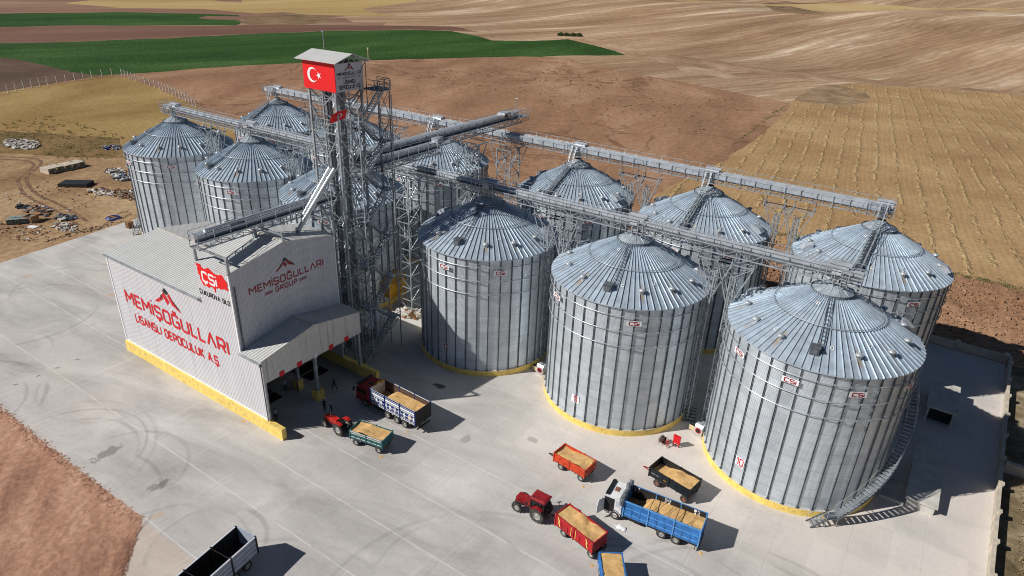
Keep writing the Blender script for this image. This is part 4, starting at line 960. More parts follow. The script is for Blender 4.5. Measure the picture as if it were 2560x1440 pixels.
wallpoly([(XF,Y0+.13,.0),(XF,Y1-.13,.0),(XF,Y1-.13,hl),(XF,YM,hlr),(XF,Y0+.13,hl)],(.12,0,0),M['clad_y'],'wall')  # far end closed down to the floor, added to keep the interior dark
fa=wallpoly([(XC,Y0+.002,hf),(XC,Y1,hf),(XC,Y1,hc),(XC,YM,hcr),(XC,Y0+.002,hc)],(.10,0,0),M['clad_f'],'fascia','streaked canopy fascia with small red number plates')
mb=MB(); mb.box(XG,XC,Y1-.12,Y1,hf,hc); mb.build('fascia',M['clad_x'],bd,world=True)
def gable(xa,xb,e,r,name,ov=.12,lab=None):
    mb=MB()
    for s in (0,1):
        ya=Y0-ov if s==0 else Y1+ov; ee=e-ov*(r-e)/(YM-Y0)+.04
        pts=[(xa,ya,ee),(xb,ya,ee),(xb,YM,r+.04),(xa,YM,r+.04)]
        if s: pts=pts[::-1]
        mb.prism(pts,(0,0,.09))
    o=mb.build(name,M['roof_x'],bd,world=True)
    mb=MB(); mb.prism([(xa,YM-.3,r+.12),(xa,YM,r+.19),(xa,YM+.3,r+.12)],(xb-xa,0,0)); mb.build('ridge_cap',M['conc'],o,world=False).location=(39,-YM,0)
    return o
gable(XF-.15,XS-.02,hl,hlr,'roof'); gable(XS-.1,XG+.12,hh,hhr,'roof'); gable(XG+.02,XC+.22,hc,hcr,'canopy_roof')
mb=MB()
for xa,xb,z in ((XF-.1,XS-.12,hl),(XG+.02,XC+.25,hc)):
    mb.box(xa,xb,Y0-.36,Y0-.13,z-.22,z-.02); mb.cut(); mb.box(xa,xb,Y1+.13,Y1+.36,z-.22,z-.02); mb.cut()
mb.build('gutter',M['steel'],bd,world=True)
mb=MB()
for (x,y) in ((XC+.2,Y0-.2),(XC+.2,Y1+.2)):
    mb.tube((x,y,hc-.2),(x,y,1.7),.075,8); mb.box(x-.12,x+.12,y-.12,y+.12,hc-.45,hc-.2); mb.cut()
mb.tube((XG+.12,Y0+.5,hh-1.6),(XG+.12,Y0+.5,hc),.08,8); mb.build('downpipe',M['steel_dark'],bd,world=True)
mb=MB()  # corner flashings and base flashing
for x,z0,z1 in ((XG,hc,hh),(XC,1.6,hc),(XF,1.6,hl)): mb.box(x-.10,x+.14,Y0-.05,Y0+.10,z0,z1); mb.cut()
mb.box(XF,XC,Y0-.07,Y0-.005,1.5,1.64); mb.cut(); mb.box(XG,XG+.03,Y1-.12,Y1+.05,hc,hh)
mb.build('corner_flashing',M['sign_white'],bd,world=True)
mb=MB()
for x in (-33.1,-27.35): mb.box(x-.12,x+.12,Y0-.03,Y0+.24,hh,hh+1.75)
mb.box(-33.2,-27.25,Y0,Y0+.22,hh+1.75,hh+1.95); mb.cut()
for x in (-33.2,-27.4): mb.box(x-.12,x+.12,YM-.12,YM+.12,hhr,hhr+.75)
mb.box(-33.3,-27.3,YM-.11,YM+.11,hhr+.75,hhr+.93); mb.cut()
for x in (-33.1,-27.35): mb.box(x-.12,x+.12,Y1-.24,Y1+.03,hh,hh+1.75)
mb.box(-33.2,-27.25,Y1-.22,Y1,hh+1.75,hh+1.95); mb.build('roof_frame',M['steel'],bd,world=True)
for i,(ya,yb) in enumerate(((Y0-.30,Y0+.28),(Y1-.30,Y1+.28))):
    mb=MB(); mb.box(XF-.05,-21.4 if i==0 else -21.25,ya,yb,0,1.50); o=mb.build('kerb_wall',M['yellow'],bd,world=True)
mb=MB(); mb.box(-24.6,-23.6,Y1-.45,Y1+.4,0,1.56); mb.build('kerb_wall',M['yellow'],bd,world=True)
for x in (-24.55,-28.2,-36,-44,-52):
    w=.55 if x>-26 else .42
    mb=MB(); mb.box(x-w,x+w,YM-w+.3,YM+w+.3,0,1.35); p=mb.build('column_base',M['yellow'],bd,world=True)
    mb=MB(); mb.box(x-.3,x+.3,YM+.02,YM+.58,1.35,1.4); mb.box(x-.18,x+.18,YM+.12,YM+.48,1.4,hf if x>-26 else hl-4); mb.build('column',M['steel'],bd,world=True)
mb=MB()
for x in (XC-.18,): 
    mb.box(x-.15,x+.15,Y0+.13,Y0+.4,1.5,hf-.03); mb.cut(); mb.box(x-.15,x+.15,Y1-.4,Y1-.1,1.5,hf)
mb.cut(); mb.box(XC-.25,XC-.01,Y0+.13,Y1-.13,hf-.02,hf+.22); mb.build('portal_frame',M['steel'],bd,world=True)
UX,VZ,NY=(1,0,0),(0,0,1),(0,-1,0)
text('wall_lettering','MEMİŞOĞULL^RI',1.66,21.5,(-51.25,Y0,8.25),UX,VZ,NY,M['sign_red'],wa,.225,.36,.03)
text('wall_lettering','LİSANSLI DEPOCULUK A.Ş.',1.12,18.0,(-50.0,Y0,5.78),UX,VZ,NY,M['sign_red'],wa,.27,.38,.03)
logo((-44.0,Y0,10.75),UX,VZ,NY,5.7,2.6,wa,M['sign_red'],M['letter_dark'],.03)
text('wall_lettering','ÇUKUROVA SİLO',.52,5.45,(-33.3,Y0,15.15),UX,VZ,NY,M['letter_dark'],wa,.24,.36,.03)
TRK=[(0,.95),(.03,.86),(.07,1.0),(.14,.98),(.18,.86),(.26,.80),(.34,.86),(.42,.92),(.50,.86),(.58,.80),(.66,.78),(.74,.80),(.80,.86),(.87,.84),(.90,.74),(.97,.66),(.985,.54),(.96,.46),(.99,.36),(.95,.30),(.88,.34),(.80,.30),(.74,.26),(.66,.28),(.60,.22),(.555,.20),(.55,.06),(.52,.02),(.50,.14),(.46,.20),(.38,.16),(.32,.10),(.24,.16),(.19,.10),(.13,.18),(.10,.28),(.06,.34),(.09,.44),(.03,.52),(.05,.62),(.02,.70),(.06,.78),(.01,.84)]
mb=MB(); flat(mb,[[Vector((x*5.6,y*3.15)) for x,y in TRK]],(-33.2,Y0,16.0),UX,VZ,NY,.03); 
mb.build('country_emblem',M['flag_red'],wa,world=True)
text('emblem_lettering','ÇSi',1.15,2.5,(-32.25,Y0,16.95),UX,VZ,NY,M['letter_white'],wa,.23,.30,.045)
NX=(1,0,0);UY=(0,1,0)
text('gable_lettering','MEMİŞOĞULL^RI',.78,10.5,(XG,-29.65,15.75),UY,VZ,NX,M['letter_dred'],wg,.18,.36,.03)
text('gable_lettering','GROUP',.52,3.0,(XG,-26.25,14.85),UY,VZ,NX,M['letter_dred'],wg,.21,.5,.03)
for y in (-27.8,-22.9):
    text('gable_bars','=',.42,1.25,(XG,y,14.9),UY,VZ,NX,M['letter_dred'],wg,.16,.3,.03)
logo((XG,-26.05,17.25),UY,VZ,NX,2.85,1.35,wg,M['letter_dred'],M['letter_dark'],.03)
for i,(y,s) in enumerate(((-29.45,'1'),(-26.95,'1'),(-24.5,''),(-22.1,'2'),(-19.55,'2'))):
    mb=MB(); mb.box(XC+.11,XC+.14,y-.33,y+.33,6.42,7.05) if s else mb.box(XC+.11,XC+.14,y-.2,y+.2,6.4,7.0)
    p=mb.build('number_plate',M['sign_red'] if s else M['sign_white'],fa,world=True)
    if s: text('plate_digit',s,.3,.14 if s=='1' else .2,(XC+.145,y-.08,6.47),UY,VZ,NX,M['letter_white'],p,.2,.3,.01)
    mb=MB(); mb.box(XC+.145,XC+.15,y-.22,y+.22,6.84,6.96) if s else mb.box(XC+.14,XC+.16,y-.2,y+.2,6.85,7.0); mb.build('plate_words',M['letter_white'] if s else M['sign_red'],p,world=True)
# pit grates inside
mb=MB()
for x in range(-50,-28,2):
    for yy in (-28.3,-20.7): mb.box(x,x+1.7,yy-1.6,yy+1.6,.004,.03); mb.cut()
o=mb.build('pit_grating',M['chassis'],bd,world=True)
# ---------------------------------------------------------------- vehicles
WC={}
def wheel(parent,x,y,r,w,lug=0,rimm='rim',steer=0):
    key=(r,w,lug,rimm)
    if key not in WC:
        f=lambda a,b,c:(a,c,b)
        mb=MB(); ri=r*.56; h=w/2
        mb.lathe([(ri,-h*.8),(r*.88,-h),(r*.97,-h*.8),(r,-h*.35),(r,h*.35),(r*.97,h*.8),(r*.88,h),(ri,h*.8)],28,0,f)
        if lug:
            for i in range(lug):
                t=2*PI*i/lug
                for s in (-1,1):
                    t2=t+(PI/lug if s>0 else 0); c0=Vector((r*.99*math.cos(t2),s*h*.05,r*.99*math.sin(t2))); c1=Vector((r*1.01*math.cos(t2+.18),s*h*.98,r*1.01*math.sin(t2+.18)))
                    mb.bar(c0,c1,.05+r*.03,.09,ref=(math.cos(t2),0,math.sin(t2)))
        ty=mb.mesh('tyre',M['rubber'],not lug)
        mb=MB()
        for s in (-1,1):
            mb.lathe([(ri,s*h*.8),(ri*.93,s*h*.75),(ri*.85,s*h*.35),(ri*.45,s*h*.30),(ri*.36,s*h*.55),(ri*.2,s*h*.62),(0,s*h*.62)],20,0,f)
            for k in range(6):
                t=2*PI*k/6; c=Vector((ri*.62*math.cos(t),s*h*.34,ri*.62*math.sin(t))); mb.tube(c,c+Vector((0,s*.03,0)),ri*.07,6)
        WC[key]=(ty,mb.mesh('rim',M[rimm],False))
    ty,ri_=WC[key]; o=link('wheel',ty,parent); o.location=(x,y,r); o.rotation_euler=(0,0,steer); link('rim',ri_,o); return o
def heap(L0,L1,W,z,amp,seed,front=0,nx=36,ny=14):
    rnd=random.Random(seed); cs=[(rnd.uniform(L0,L1),rnd.uniform(-W/2,W/2),rnd.uniform(.3,.8),rnd.uniform(-1,1)) for _ in range(16)]
    mb=MB()
    for i in range(nx+1):
        for j in range(ny+1):
            x=L0+(L1-L0)*i/nx; y=-W/2+W*j/ny; h=z
            for cx,cy,s,a in cs: h+=amp*a*math.exp(-((x-cx)**2+(y-cy)**2)/(s*s))
            h+=rnd.uniform(-1,1)*amp*.05
            if front: h-=front*ssf(L1-2.6,L1-.8,x)
            mb.v.append((x,y,h))
    for i in range(nx):
        for j in range(ny): k=i*(ny+1)+j; mb.f.append((k,k+ny+1,k+ny+2,k+1)); mb.m.append(0)
    return mb
def bodybox(p,L,W,z0,z1,mat,nseg,posts,inner=None,bands=3,divs=2,seed=1,capm=None,trim=None,headz=0):
    inner=inner or mat; capm=capm or mat; trim=trim or mat
    h=z1-z0; a=L/2; w=W/2
    mb=MB(); mb.box(-a,a,-w,w,z0-.10,z0); mb.build('load_floor',M['chassis'],p)
    for s in (-1,1):
        mb=MB(); ya,yb=(w-.06,w) if s>0 else (-w,-w+.06)
        mb.box(-a+.07,a-.07,ya,yb,z0,z1); yo=w if s>0 else -w-.06
        mb.box(-a+.07,a-.07,yo,yo+.06,z1-.12,z1,1); mb.box(-a+.07,a-.07,yo,yo+.03,z0,z0+.09,0)
        for i in range(nseg):
            xa=-a+.10+(L-.2)*i/nseg; xb=-a+.10+(L-.2)*(i+1)/nseg
            for b in range(1,bands+1):
                zz=z0+h*b/(bands+1)*.93; mb.box(xa+.10,xb-.10,yo+.002 if s>0 else yo+.003,yo+.055,zz-.035,zz+.035,b%2)
            for d_ in range(1,divs+1):
                xx=xa+(xb-xa)*d_/(divs+1); mb.box(xx-.03,xx+.03,yo+.001,yo+.058,z0+.1,z0+h*.62,0)
        mb.build('side_panel',[mat,capm],p)
        mb=MB()
        for i in range(nseg+1):
            xx=-a+.08+(L-.16)*i/nseg; mb.box(xx-.06,xx+.06,(w-.10 if s>0 else -w-.09),(w+.09 if s>0 else -w+.10),z0-.15,z1+.03); mb.cut()
        mb.build('side_post',posts,p)
    for s,nm in ((1,'front_panel'),(-1,'tailgate')):
        mb=MB(); xa,xb=(a-.06,a) if s>0 else (-a,-a+.06); zt=z1+(headz if s>0 else 0)
        mb.box(xa,xb,-w+.005,w-.005,z0,zt); xo=a if s>0 else -a-.035
        for k in range(1,4): mb.box(xo,xo+.035,-w+.1,w-.1,z0+h*k/4-.03,z0+h*k/4+.03)
        for k in (-1,0,1): mb.box(xo+.001,xo+.034,k*w*.5-.03,k*w*.5+.03,z0,zt)
        mb.box(xo,xo+.035,-w+.02,w-.02,zt-.1,zt)
        mb.build(nm,trim if s<0 else mat,p)
def trailer(label,a,az,s0,s1,z0,z1,W,wb,mat,posts=None,rimm='rim',r=.42,fill=.1,seed=1,drop=0,chass='chassis',inner=None,nseg=2,extra=None,drawbar=True,cat='trailer',group='grain trailers in the yard',rear=False,capm=None):
    az=rad(az); t_=Vector((math.cos(az),math.sin(az),0)); n_=Vector((-t_.y,t_.x,0)); sm=(s0+s1)/2
    p0=Vector((a[0],a[1],0))+t_*sm+n_*(W/2)
    t=thing('grain_trailer',label,cat,(p0.x,p0.y,0),az+PI,group)
    L=s1-s0; bodybox(t,L,W,z0,z1,M[mat],nseg,M[posts or mat],seed=seed,capm=M[capm] if capm else None)
    heap(-L/2+.08,L/2-.08,W-.16,z1-fill,.15,seed,drop).build('grain_load',M['grain'],t,smooth=True)
    mb=MB()
    for s in (-1,1): mb.box(-L/2+.2,L/2-.2,s*.45-.05,s*.45+.05,z0-.28,z0-.10)
    for k in range(5): mb.box(-L/2+.3+(L-.6)*k/4-.04,-L/2+.3+(L-.6)*k/4+.04,-W/2+.12,W/2-.12,z0-.2,z0-.11)
    xw=[sm-0,sm-wb]
    for x in xw: mb.box(x-.06,x+.06,-W/2+.25,W/2-.25,r-.06,r+.06); mb.box(x-.3,x+.3,-.5,.5,r+.06,z0-.2)
    mb.build('chassis',M[chass],t)
    for x in xw:
        for s in (-1,1): wheel(t,x,s*(W/2-.13),r,.26,0,rimm)
    if drawbar:
        mb=MB(); e=L/2+1.35; mb.bar((L/2-.4,.4,z0-.3),(e-.2,.05,z0-.45),.08); mb.bar((L/2-.4,-.4,z0-.3),(e-.2,-.05,z0-.45),.08); mb.bar((e-.3,0,z0-.45),(e,0,z0-.47),.10); mb.bar((L/2,-.4,z0-.3),(L/2,.4,z0-.3),.07); mb.build('drawbar',M[chass],t)
    mb=MB()
    for s in (-1,1): mb.box(-L/2-.06,-L/2-.036,s*(W/2-.25)-.1,s*(W/2-.25)+.1,z0+.02,z0+.14); mb.cut()
    mb.build('tail_light',M['sign_red'],t)
    return t,L,W
tr,L,W=trailer('teal two-axle trailer full of wheat behind the small red open tractor','dummy' and (-14.21,-27.9),10,-.75,3.72,.93,1.95,2.1,3.04,'teal','teal',seed=3,r=.43,capm='clodwhite')
tr,L,W=trailer('orange-red two-axle trailer full of wheat standing alone in the yard',(6.67,-17.54),-6.5,-1.06,3.18,.8,1.84,2.1,2.63,'orange','orange',seed=5,r=.42)
mb=MB()
for s in (-1,1): mb.poly([(-L/2-.045,s*.75-.14,1.05),(-L/2-.045,s*.75+.14,1.05),(-L/2-.045,s*.75,1.32)])
mb.build('warning_triangle',M['clodwhite'],tr)
tr,L,W=trailer('black-sided trailer with a red chassis and rusty hubs beside silo 10',(16.3,-13.67),-9.9,-1.1,3.82,1.0,2.02,2.4,3.29,'black_paint','black_paint','rust',seed=7,fill=.25,drop=.5,chass='darkred',r=.42)
mb=MB(); mb.box(.25,.6,W/2+.04,W/2+.05,1.35,1.5); mb.build('side_badge',M['yellow_m'],tr); mb=MB(); mb.box(1.2,2.1,W/2+.04,W/2+.05,1.42,1.52); mb.build('side_badge',M['sign_white'],tr)
tr,L,W=trailer('long bright red trailer with yellow side stripes, full of wheat behind the red cab tractor',(11.64,-25.58),-13,-1.18,3.68,.78,2.1,2.02,3.46,'trailer_red','trailer_red',seed=9,r=.42)
for x in (1.75,-1.75,.2,-.2):
    mb=MB(); yy=W/2+.045
    if abs(x)>1: mb.prism([(x-.12,yy,.95),(x+.05,yy,1.45),(x-.05,yy,1.5),(x+.16,yy,2.0),(x+.26,yy,2.0),(x+.1,yy,1.42),(x+.18,yy,1.38),(x,yy,.95)],(0,.012,0))
    else: mb.box(x*1.4-.03,x*1.4+.03,yy,yy+.012,.9,2.0)
    mb.build('yellow_stripe',M['yellow'],tr)
# blue trailer at the lower edge
bt=thing('grain_trailer','blue-sided trailer of wheat cut by the bottom edge of the picture','trailer',(18.25,-28.3,0),rad(-56.8),'grain trailers in the yard')
bodybox(bt,4.7,2.04,.9,2.0,M['blue'],2,M['blue']); heap(-2.27,2.27,1.88,1.93,.07,13).build('grain_load',M['grain'],bt,smooth=True)
mb=MB(); mb.box(-2.1,2.1,-.5,.5,.62,.8); mb.build('chassis',M['chassis'],bt)
for x in (-1.5,1.4):
    for s in (-1,1): wheel(bt,x,s*.9,.42,.26)
# trucks
def truck(label,a,az,body,z0,z1,W,axles,mat,posts,cabm,cab,cabz,seed,fill,drop,door=False,headz=.0,trim=None,amp=.12):
    az=rad(az); t_=Vector((math.cos(az),math.sin(az),0)); n_=Vector((-t_.y,t_.x,0)); sm=(body[0]+body[1])/2; L=body[1]-body[0]
    p0=Vector((a[0],a[1],0))+t_*sm+n_*(W/2)
    t=thing('grain_truck',label,'truck',(p0.x,p0.y,0),az+PI,'loaded trucks in the yard')
    bodybox(t,L,W,z0,z1,M[mat],3,M[posts],bands=4,divs=2,capm=M[posts],trim=M[trim or mat],headz=headz)
    heap(-L/2+.08,L/2-.08,W-.16,z1-fill,amp,seed,drop).build('grain_load',M['grain'],t,smooth=True)
    mb=MB()
    for s in (-1,1): mb.box(-L/2+.1,sm-cab[0]-.3,s*.42-.06,s*.42+.06,z0-.42,z0-.11)
    for x in axles: mb.box(sm-x-.07,sm-x+.07,-W/2+.3,W/2-.3,.42,.56)
    mb.box(sm-2.6,sm-1.5,W/2-.75,W/2-.2,.45,.95); mb.box(sm-2.6,sm-1.6,-W/2+.2,-W/2+.7,.45,.95); mb.box(-L/2-.05,-L/2+.1,-W/2+.2,W/2-.2,.5,.62)
    mb.build('chassis',M['chassis'],t)
    for i,x in enumerate(axles):
        for s in (-1,1): wheel(t,sm-x,s*(W/2-.18),.5,.34 if i==0 else .36)
    # cab: forward x from sm-cab[1] .. sm-cab[0]
    xb=sm-cab[1]; xf=sm-cab[0]; w=W/2-.08; zc=.55
    mb=MB(); prof=[(xb,zc),(xf-.02,zc),(xf,zc+.35),(xf-.02,zc+1.15),(xf-.28,cabz-.22),(xf-.5,cabz-.02),(xb+.25,cabz+.02),(xb,cabz-.12)]
    mb.prism([(x,-w,z) for x,z in prof],(0,2*w,0)); c=mb.build('cab',M[cabm],t)
    mb=MB(); nx_=Vector((1.1,0,.3)).normalized(); A=Vector((xf-.03,0,zc+1.17)); B=Vector((xf-.27,0,cabz-.27)); e=Vector((.015,0,.004))
    mb.prism([A+e+Vector((0,-w+.15,0)),A+e+Vector((0,w-.15,0)),B+e+Vector((0,w-.2,0)),B+e+Vector((0,-w+.2,0))],(.012,0,.004)); mb.build('windscreen',M['glass'],c)
    for s in (-1,1):
        if s>0 and door:
            mb=MB(); mb.box(xb+.75,xf-.12,w-.02,w+.008,zc+.25,cabz-.3); mb.build('doorway_shade_panel',M['chassis'],c)  # dark plate painted as the shade inside the open cab
            mb=MB(); hx=xf-.14; dv=Vector((.42,.9,0)); 
            mb.prism([(hx,w+.02,zc+.15),(hx+dv.x,w+.02+dv.y,zc+.15),(hx+dv.x,w+.02+dv.y,zc+1.05),(hx+dv.x*.85,w+.02+dv.y*.85,cabz-.35),(hx+.02,w+.04,cabz-.45)],(-.05,.02,0)); mb.build('door',M[cabm],c)
            mb=MB(); mb.box(xb+.15,xb+.6,w+.003,w+.012,zc+1.15,cabz-.4); mb.build('side_window',M['sign_grey'],c)
        else:
            mb=MB(); y_=w+.004 if s>0 else -w-.012; mb.box(xb+.62,xf-.3,y_,y_+.008,zc+1.15,cabz-.38); mb.build('side_window',M['glass'],c)
            mb=MB(); y_=w+.002 if s>0 else -w-.012; 
            for xx in (xb+.55,xf-.16): mb.box(xx-.012,xx+.012,y_,y_+.010,zc+.1,cabz-.3)
            mb.box(xb+.62,xb+.8,y_,y_+.03,zc+.9,zc+.95); mb.build('door_seam',M['chassis'],c)
        mb=MB(); mb.bar((xf-.2,s*w,cabz-.5),(xf+.12,s*(w+.28),cabz-.45),.04); mb.box(xf+.06,xf+.14,s*(w+.28)-.13,s*(w+.28)+.13,cabz-1.0,cabz-.42); mb.build('mirror',M['chassis'] if cabm!='white_paint' else M['white_paint'],c)
        mb=MB(); mb.box(xf-.01,xf+.03,s*(w-.35)-.2,s*(w-.35)+.2,zc+.12,zc+.32); mb.build('headlight',M['sign_white'],c)
        mb=MB(); f=lambda a,b,c_:(a,c_,b); 
        pts=[]; X=sm-axles[0]
        mb.lathe([(.60,-.17),(.60,.17),(.66,.17),(.66,-.17)],10,0,lambda a,b,c_:(X+a,s*(w-.14)+c_,.5+b),0.05,PI-.05); mb.build('wheel_arch',M['chassis'],c)
    mb=MB(); mb.box(xf-.0,xf+.10,-w+.02,w-.02,zc-.1,zc+.28); mb.build('bumper',M['chassis'],c)
    mb=MB(); mb.box(xf+.0,xf+.02,-w+.35,w-.35,zc+.4,zc+.95)
    for k in range(4): mb.box(xf+.02,xf+.04,-w+.35,w-.35,zc+.45+k*.13,zc+.5+k*.13)
    mb.build('grille',M['chassis'],c)
    mb=MB(); mb.box(xf-.55,xf-.18,-w+.02,w-.02,cabz-.02,cabz+.14); mb.build('sun_visor',M['black_paint'],c)
    mb=MB(); mb.box(xb+.7,xb+1.15,-.3,.3,cabz+.0,cabz+.07); mb.build('roof_hatch',M['rust'] if cabm=='white_paint' else M['glass'],c)
    return t,L,W,sm
# striped truck
t,L,W,sm=truck('red-cab truck with blue and white striped sides, loaded with wheat, leaving the canopy shade',(-18.63,-22.01),-2,(.98,8.57),1.2,3.15,2.6,(0,3.85,5.35,6.68),'white_paint','navy','darkred',(-1.6,.85),2.75,21,.75,1.0,trim='chassis')
for s in (-1,1):
    y_=W/2+.036
    mb=MB()
    for z0_,z1_ in ((2.82,2.94),(2.50,2.56),(1.32,1.42)): mb.box(-L/2+.15,L/2-.15,y_ if s>0 else -y_-.006,y_+.006 if s>0 else -y_,z0_,z1_)
    for i in range(3):
        for j in range(3):
            xx=-L/2+.5+(L-.6)*i/3+j*.75; mb.box(xx,xx+.36,y_ if s>0 else -y_-.006,y_+.006 if s>0 else -y_,1.65,2.3)
    mb.build('blue_bands',M['navy'],t)
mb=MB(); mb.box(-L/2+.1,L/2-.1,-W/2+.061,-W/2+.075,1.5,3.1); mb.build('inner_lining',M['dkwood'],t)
mb=MB()
for s in (-.18,.18): mb.bar((L/2+.1,W/2-.25+s,1.1),(L/2+.1,W/2-.25+s,3.2),.05)
for k in range(7): mb.bar((L/2+.1,W/2-.43,1.2+.3*k),(L/2+.1,W/2-.07,1.2+.3*k),.04)
mb.build('side_ladder',M['blue'],t)
mb=MB(); mb.poly([(L/2+.5,1.3-.9,2.79),(L/2+1.0,1.3-.9,2.79),(L/2+.7,1.3-.5,2.79)]); mb.build('roof_mark',M['orange'],t)
rn=random.Random(4); mb=MB(); mb.path([(L/2-.1+rn.uniform(-.1,.1),-1.1+.3*i,3.2+rn.uniform(0,.15)) for i in range(6)],.13,6); mb.build('rolled_cover',M['yellow_m'],t)
mb=MB(); flat(mb,[[Vector((-.3+.34*math.cos(a),.34*math.sin(a))) for a in [2*PI*k/14 for k in range(14)]]],(L/2-.9,W/2+.044,2.05),(-1,0,0),(0,0,1)); mb.build('round_motif',M['sign_white'],t)
mb=MB(); flat(mb,[[Vector((.28*math.cos(a),.3*math.sin(a))) for a in [2*PI*k/14 for k in range(14)]]],(-L/2+.9,W/2+.044,1.95),(-1,0,0),(0,0,1)); mb.build('round_motif',M['beige'],t)
# blue truck
t,L,W,sm=truck('blue tipper truck loaded with wheat, white cab with its door open',(14.68,-20.64),5.4,(.75,8.45),1.02,2.95,2.5,(0,4.83,6.24),'blue','blue_l','white_paint',(-1.35,.6),2.80,23,.62,.9,door=True,headz=.25)
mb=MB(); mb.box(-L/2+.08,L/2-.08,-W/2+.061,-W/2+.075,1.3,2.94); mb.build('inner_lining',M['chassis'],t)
for x,a,b in ((3.55,'07','A7'),(.35,'60','6A'),(-2.55,'05','A5')):
    for s,z in ((a,2.62),(b,2.28)):
        mb=MB(); flat(mb,strokes(s,.26,.55,.5,1.1,.2),(x,-W/2+.082,z),(-1,0,0),(0,0,1)); mb.build('side_numbers',M['letter_white'],t)
mb=MB()
for k in range(5):
    x=2.2-k*1.15; mb.path([(x,W/2-.1,2.9),(x-.2,.4,2.45),(x-.45,-.5,2.5),(x-.6,-W/2+.1,2.9)],.02,5); mb.cut()
for x in (1.28,-1.28): mb.bar((x,W/2-.05,2.85),(x,-W/2+.05,2.85),.05)
mb.build('tie_ropes',M['chassis'],t)
mb=MB(); rn=random.Random(8); mb.path([(L/2+.12+rn.uniform(-.09,.09),-1.25+.19*i,3.28+rn.uniform(-.07,.14)) for i in range(14)]+[(L/2+.15,1.32,2.9),(L/2+.12,1.34,2.35)],.24,8); mb.build('rolled_tarpaulin',M['tarpg'],t)
mb=MB(); mb.box(-L/2+.3,-L/2+.35,.75,1.15,.2,.75); mb.cut(); mb.box(-L/2+.3,-L/2+.35,-1.15,-.75,.2,.75); mb.build('mudflap',M['rubber'],t)
bag=thing('white_sack','empty white sack lying on the yard beside the blue truck','sack',(15.75,-21.35,0),.3); mb=MB(); rn=random.Random(2)
for i in range(7):
    for j in range(5): mb.v.append((-.55+1.1*i/6+rn.uniform(-.05,.05),-.3+.6*j/4+rn.uniform(-.04,.04),.05+rn.uniform(0,.12)))
for i in range(6):
    for j in range(4): k=i*5+j; mb.f.append((k,k+5,k+6,k+1)); mb.m.append(0)
mb.build('sack_cloth',M['sign_white'],bag)
# empty grey trailer at the lower left
az=rad(-83); eg=thing('tipper_truck','empty open-top truck body with pale grey slatted sides at the bottom edge','truck',(-10.17,-48.65,0),az)
bodybox(eg,8.4,2.4,1.1,3.02,M['greywhite'],3,M['black_paint'],bands=6,divs=1,capm=M['sign_white'])
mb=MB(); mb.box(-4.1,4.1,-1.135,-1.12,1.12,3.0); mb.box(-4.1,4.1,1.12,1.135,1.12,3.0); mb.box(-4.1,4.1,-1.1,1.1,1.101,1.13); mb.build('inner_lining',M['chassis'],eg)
mb=MB()
for x in (-1.35,1.35): mb.bar((x,-1.15,2.9),(x,1.15,2.9),.05); 
for x in (-1.35,1.35):
    for s in (-1,1): mb.box(x-.14,x+.14,s*1.08-.05,s*1.08+.05,1.2,3.0)
mb.build('cross_tie',M['chassis'],eg)
mb=MB()
for s in (-1,1): mb.box(-4.0,4.6,s*.42-.06,s*.42+.06,.7,1.0)
for x in (-2.9,-1.5): mb.box(x-.07,x+.07,-.9,.9,.44,.58)
mb.build('chassis',M['chassis'],eg)
for x in (-2.9,-1.5,3.9):
    for s in (-1,1): wheel(eg,x,s*1.02,.5,.34)
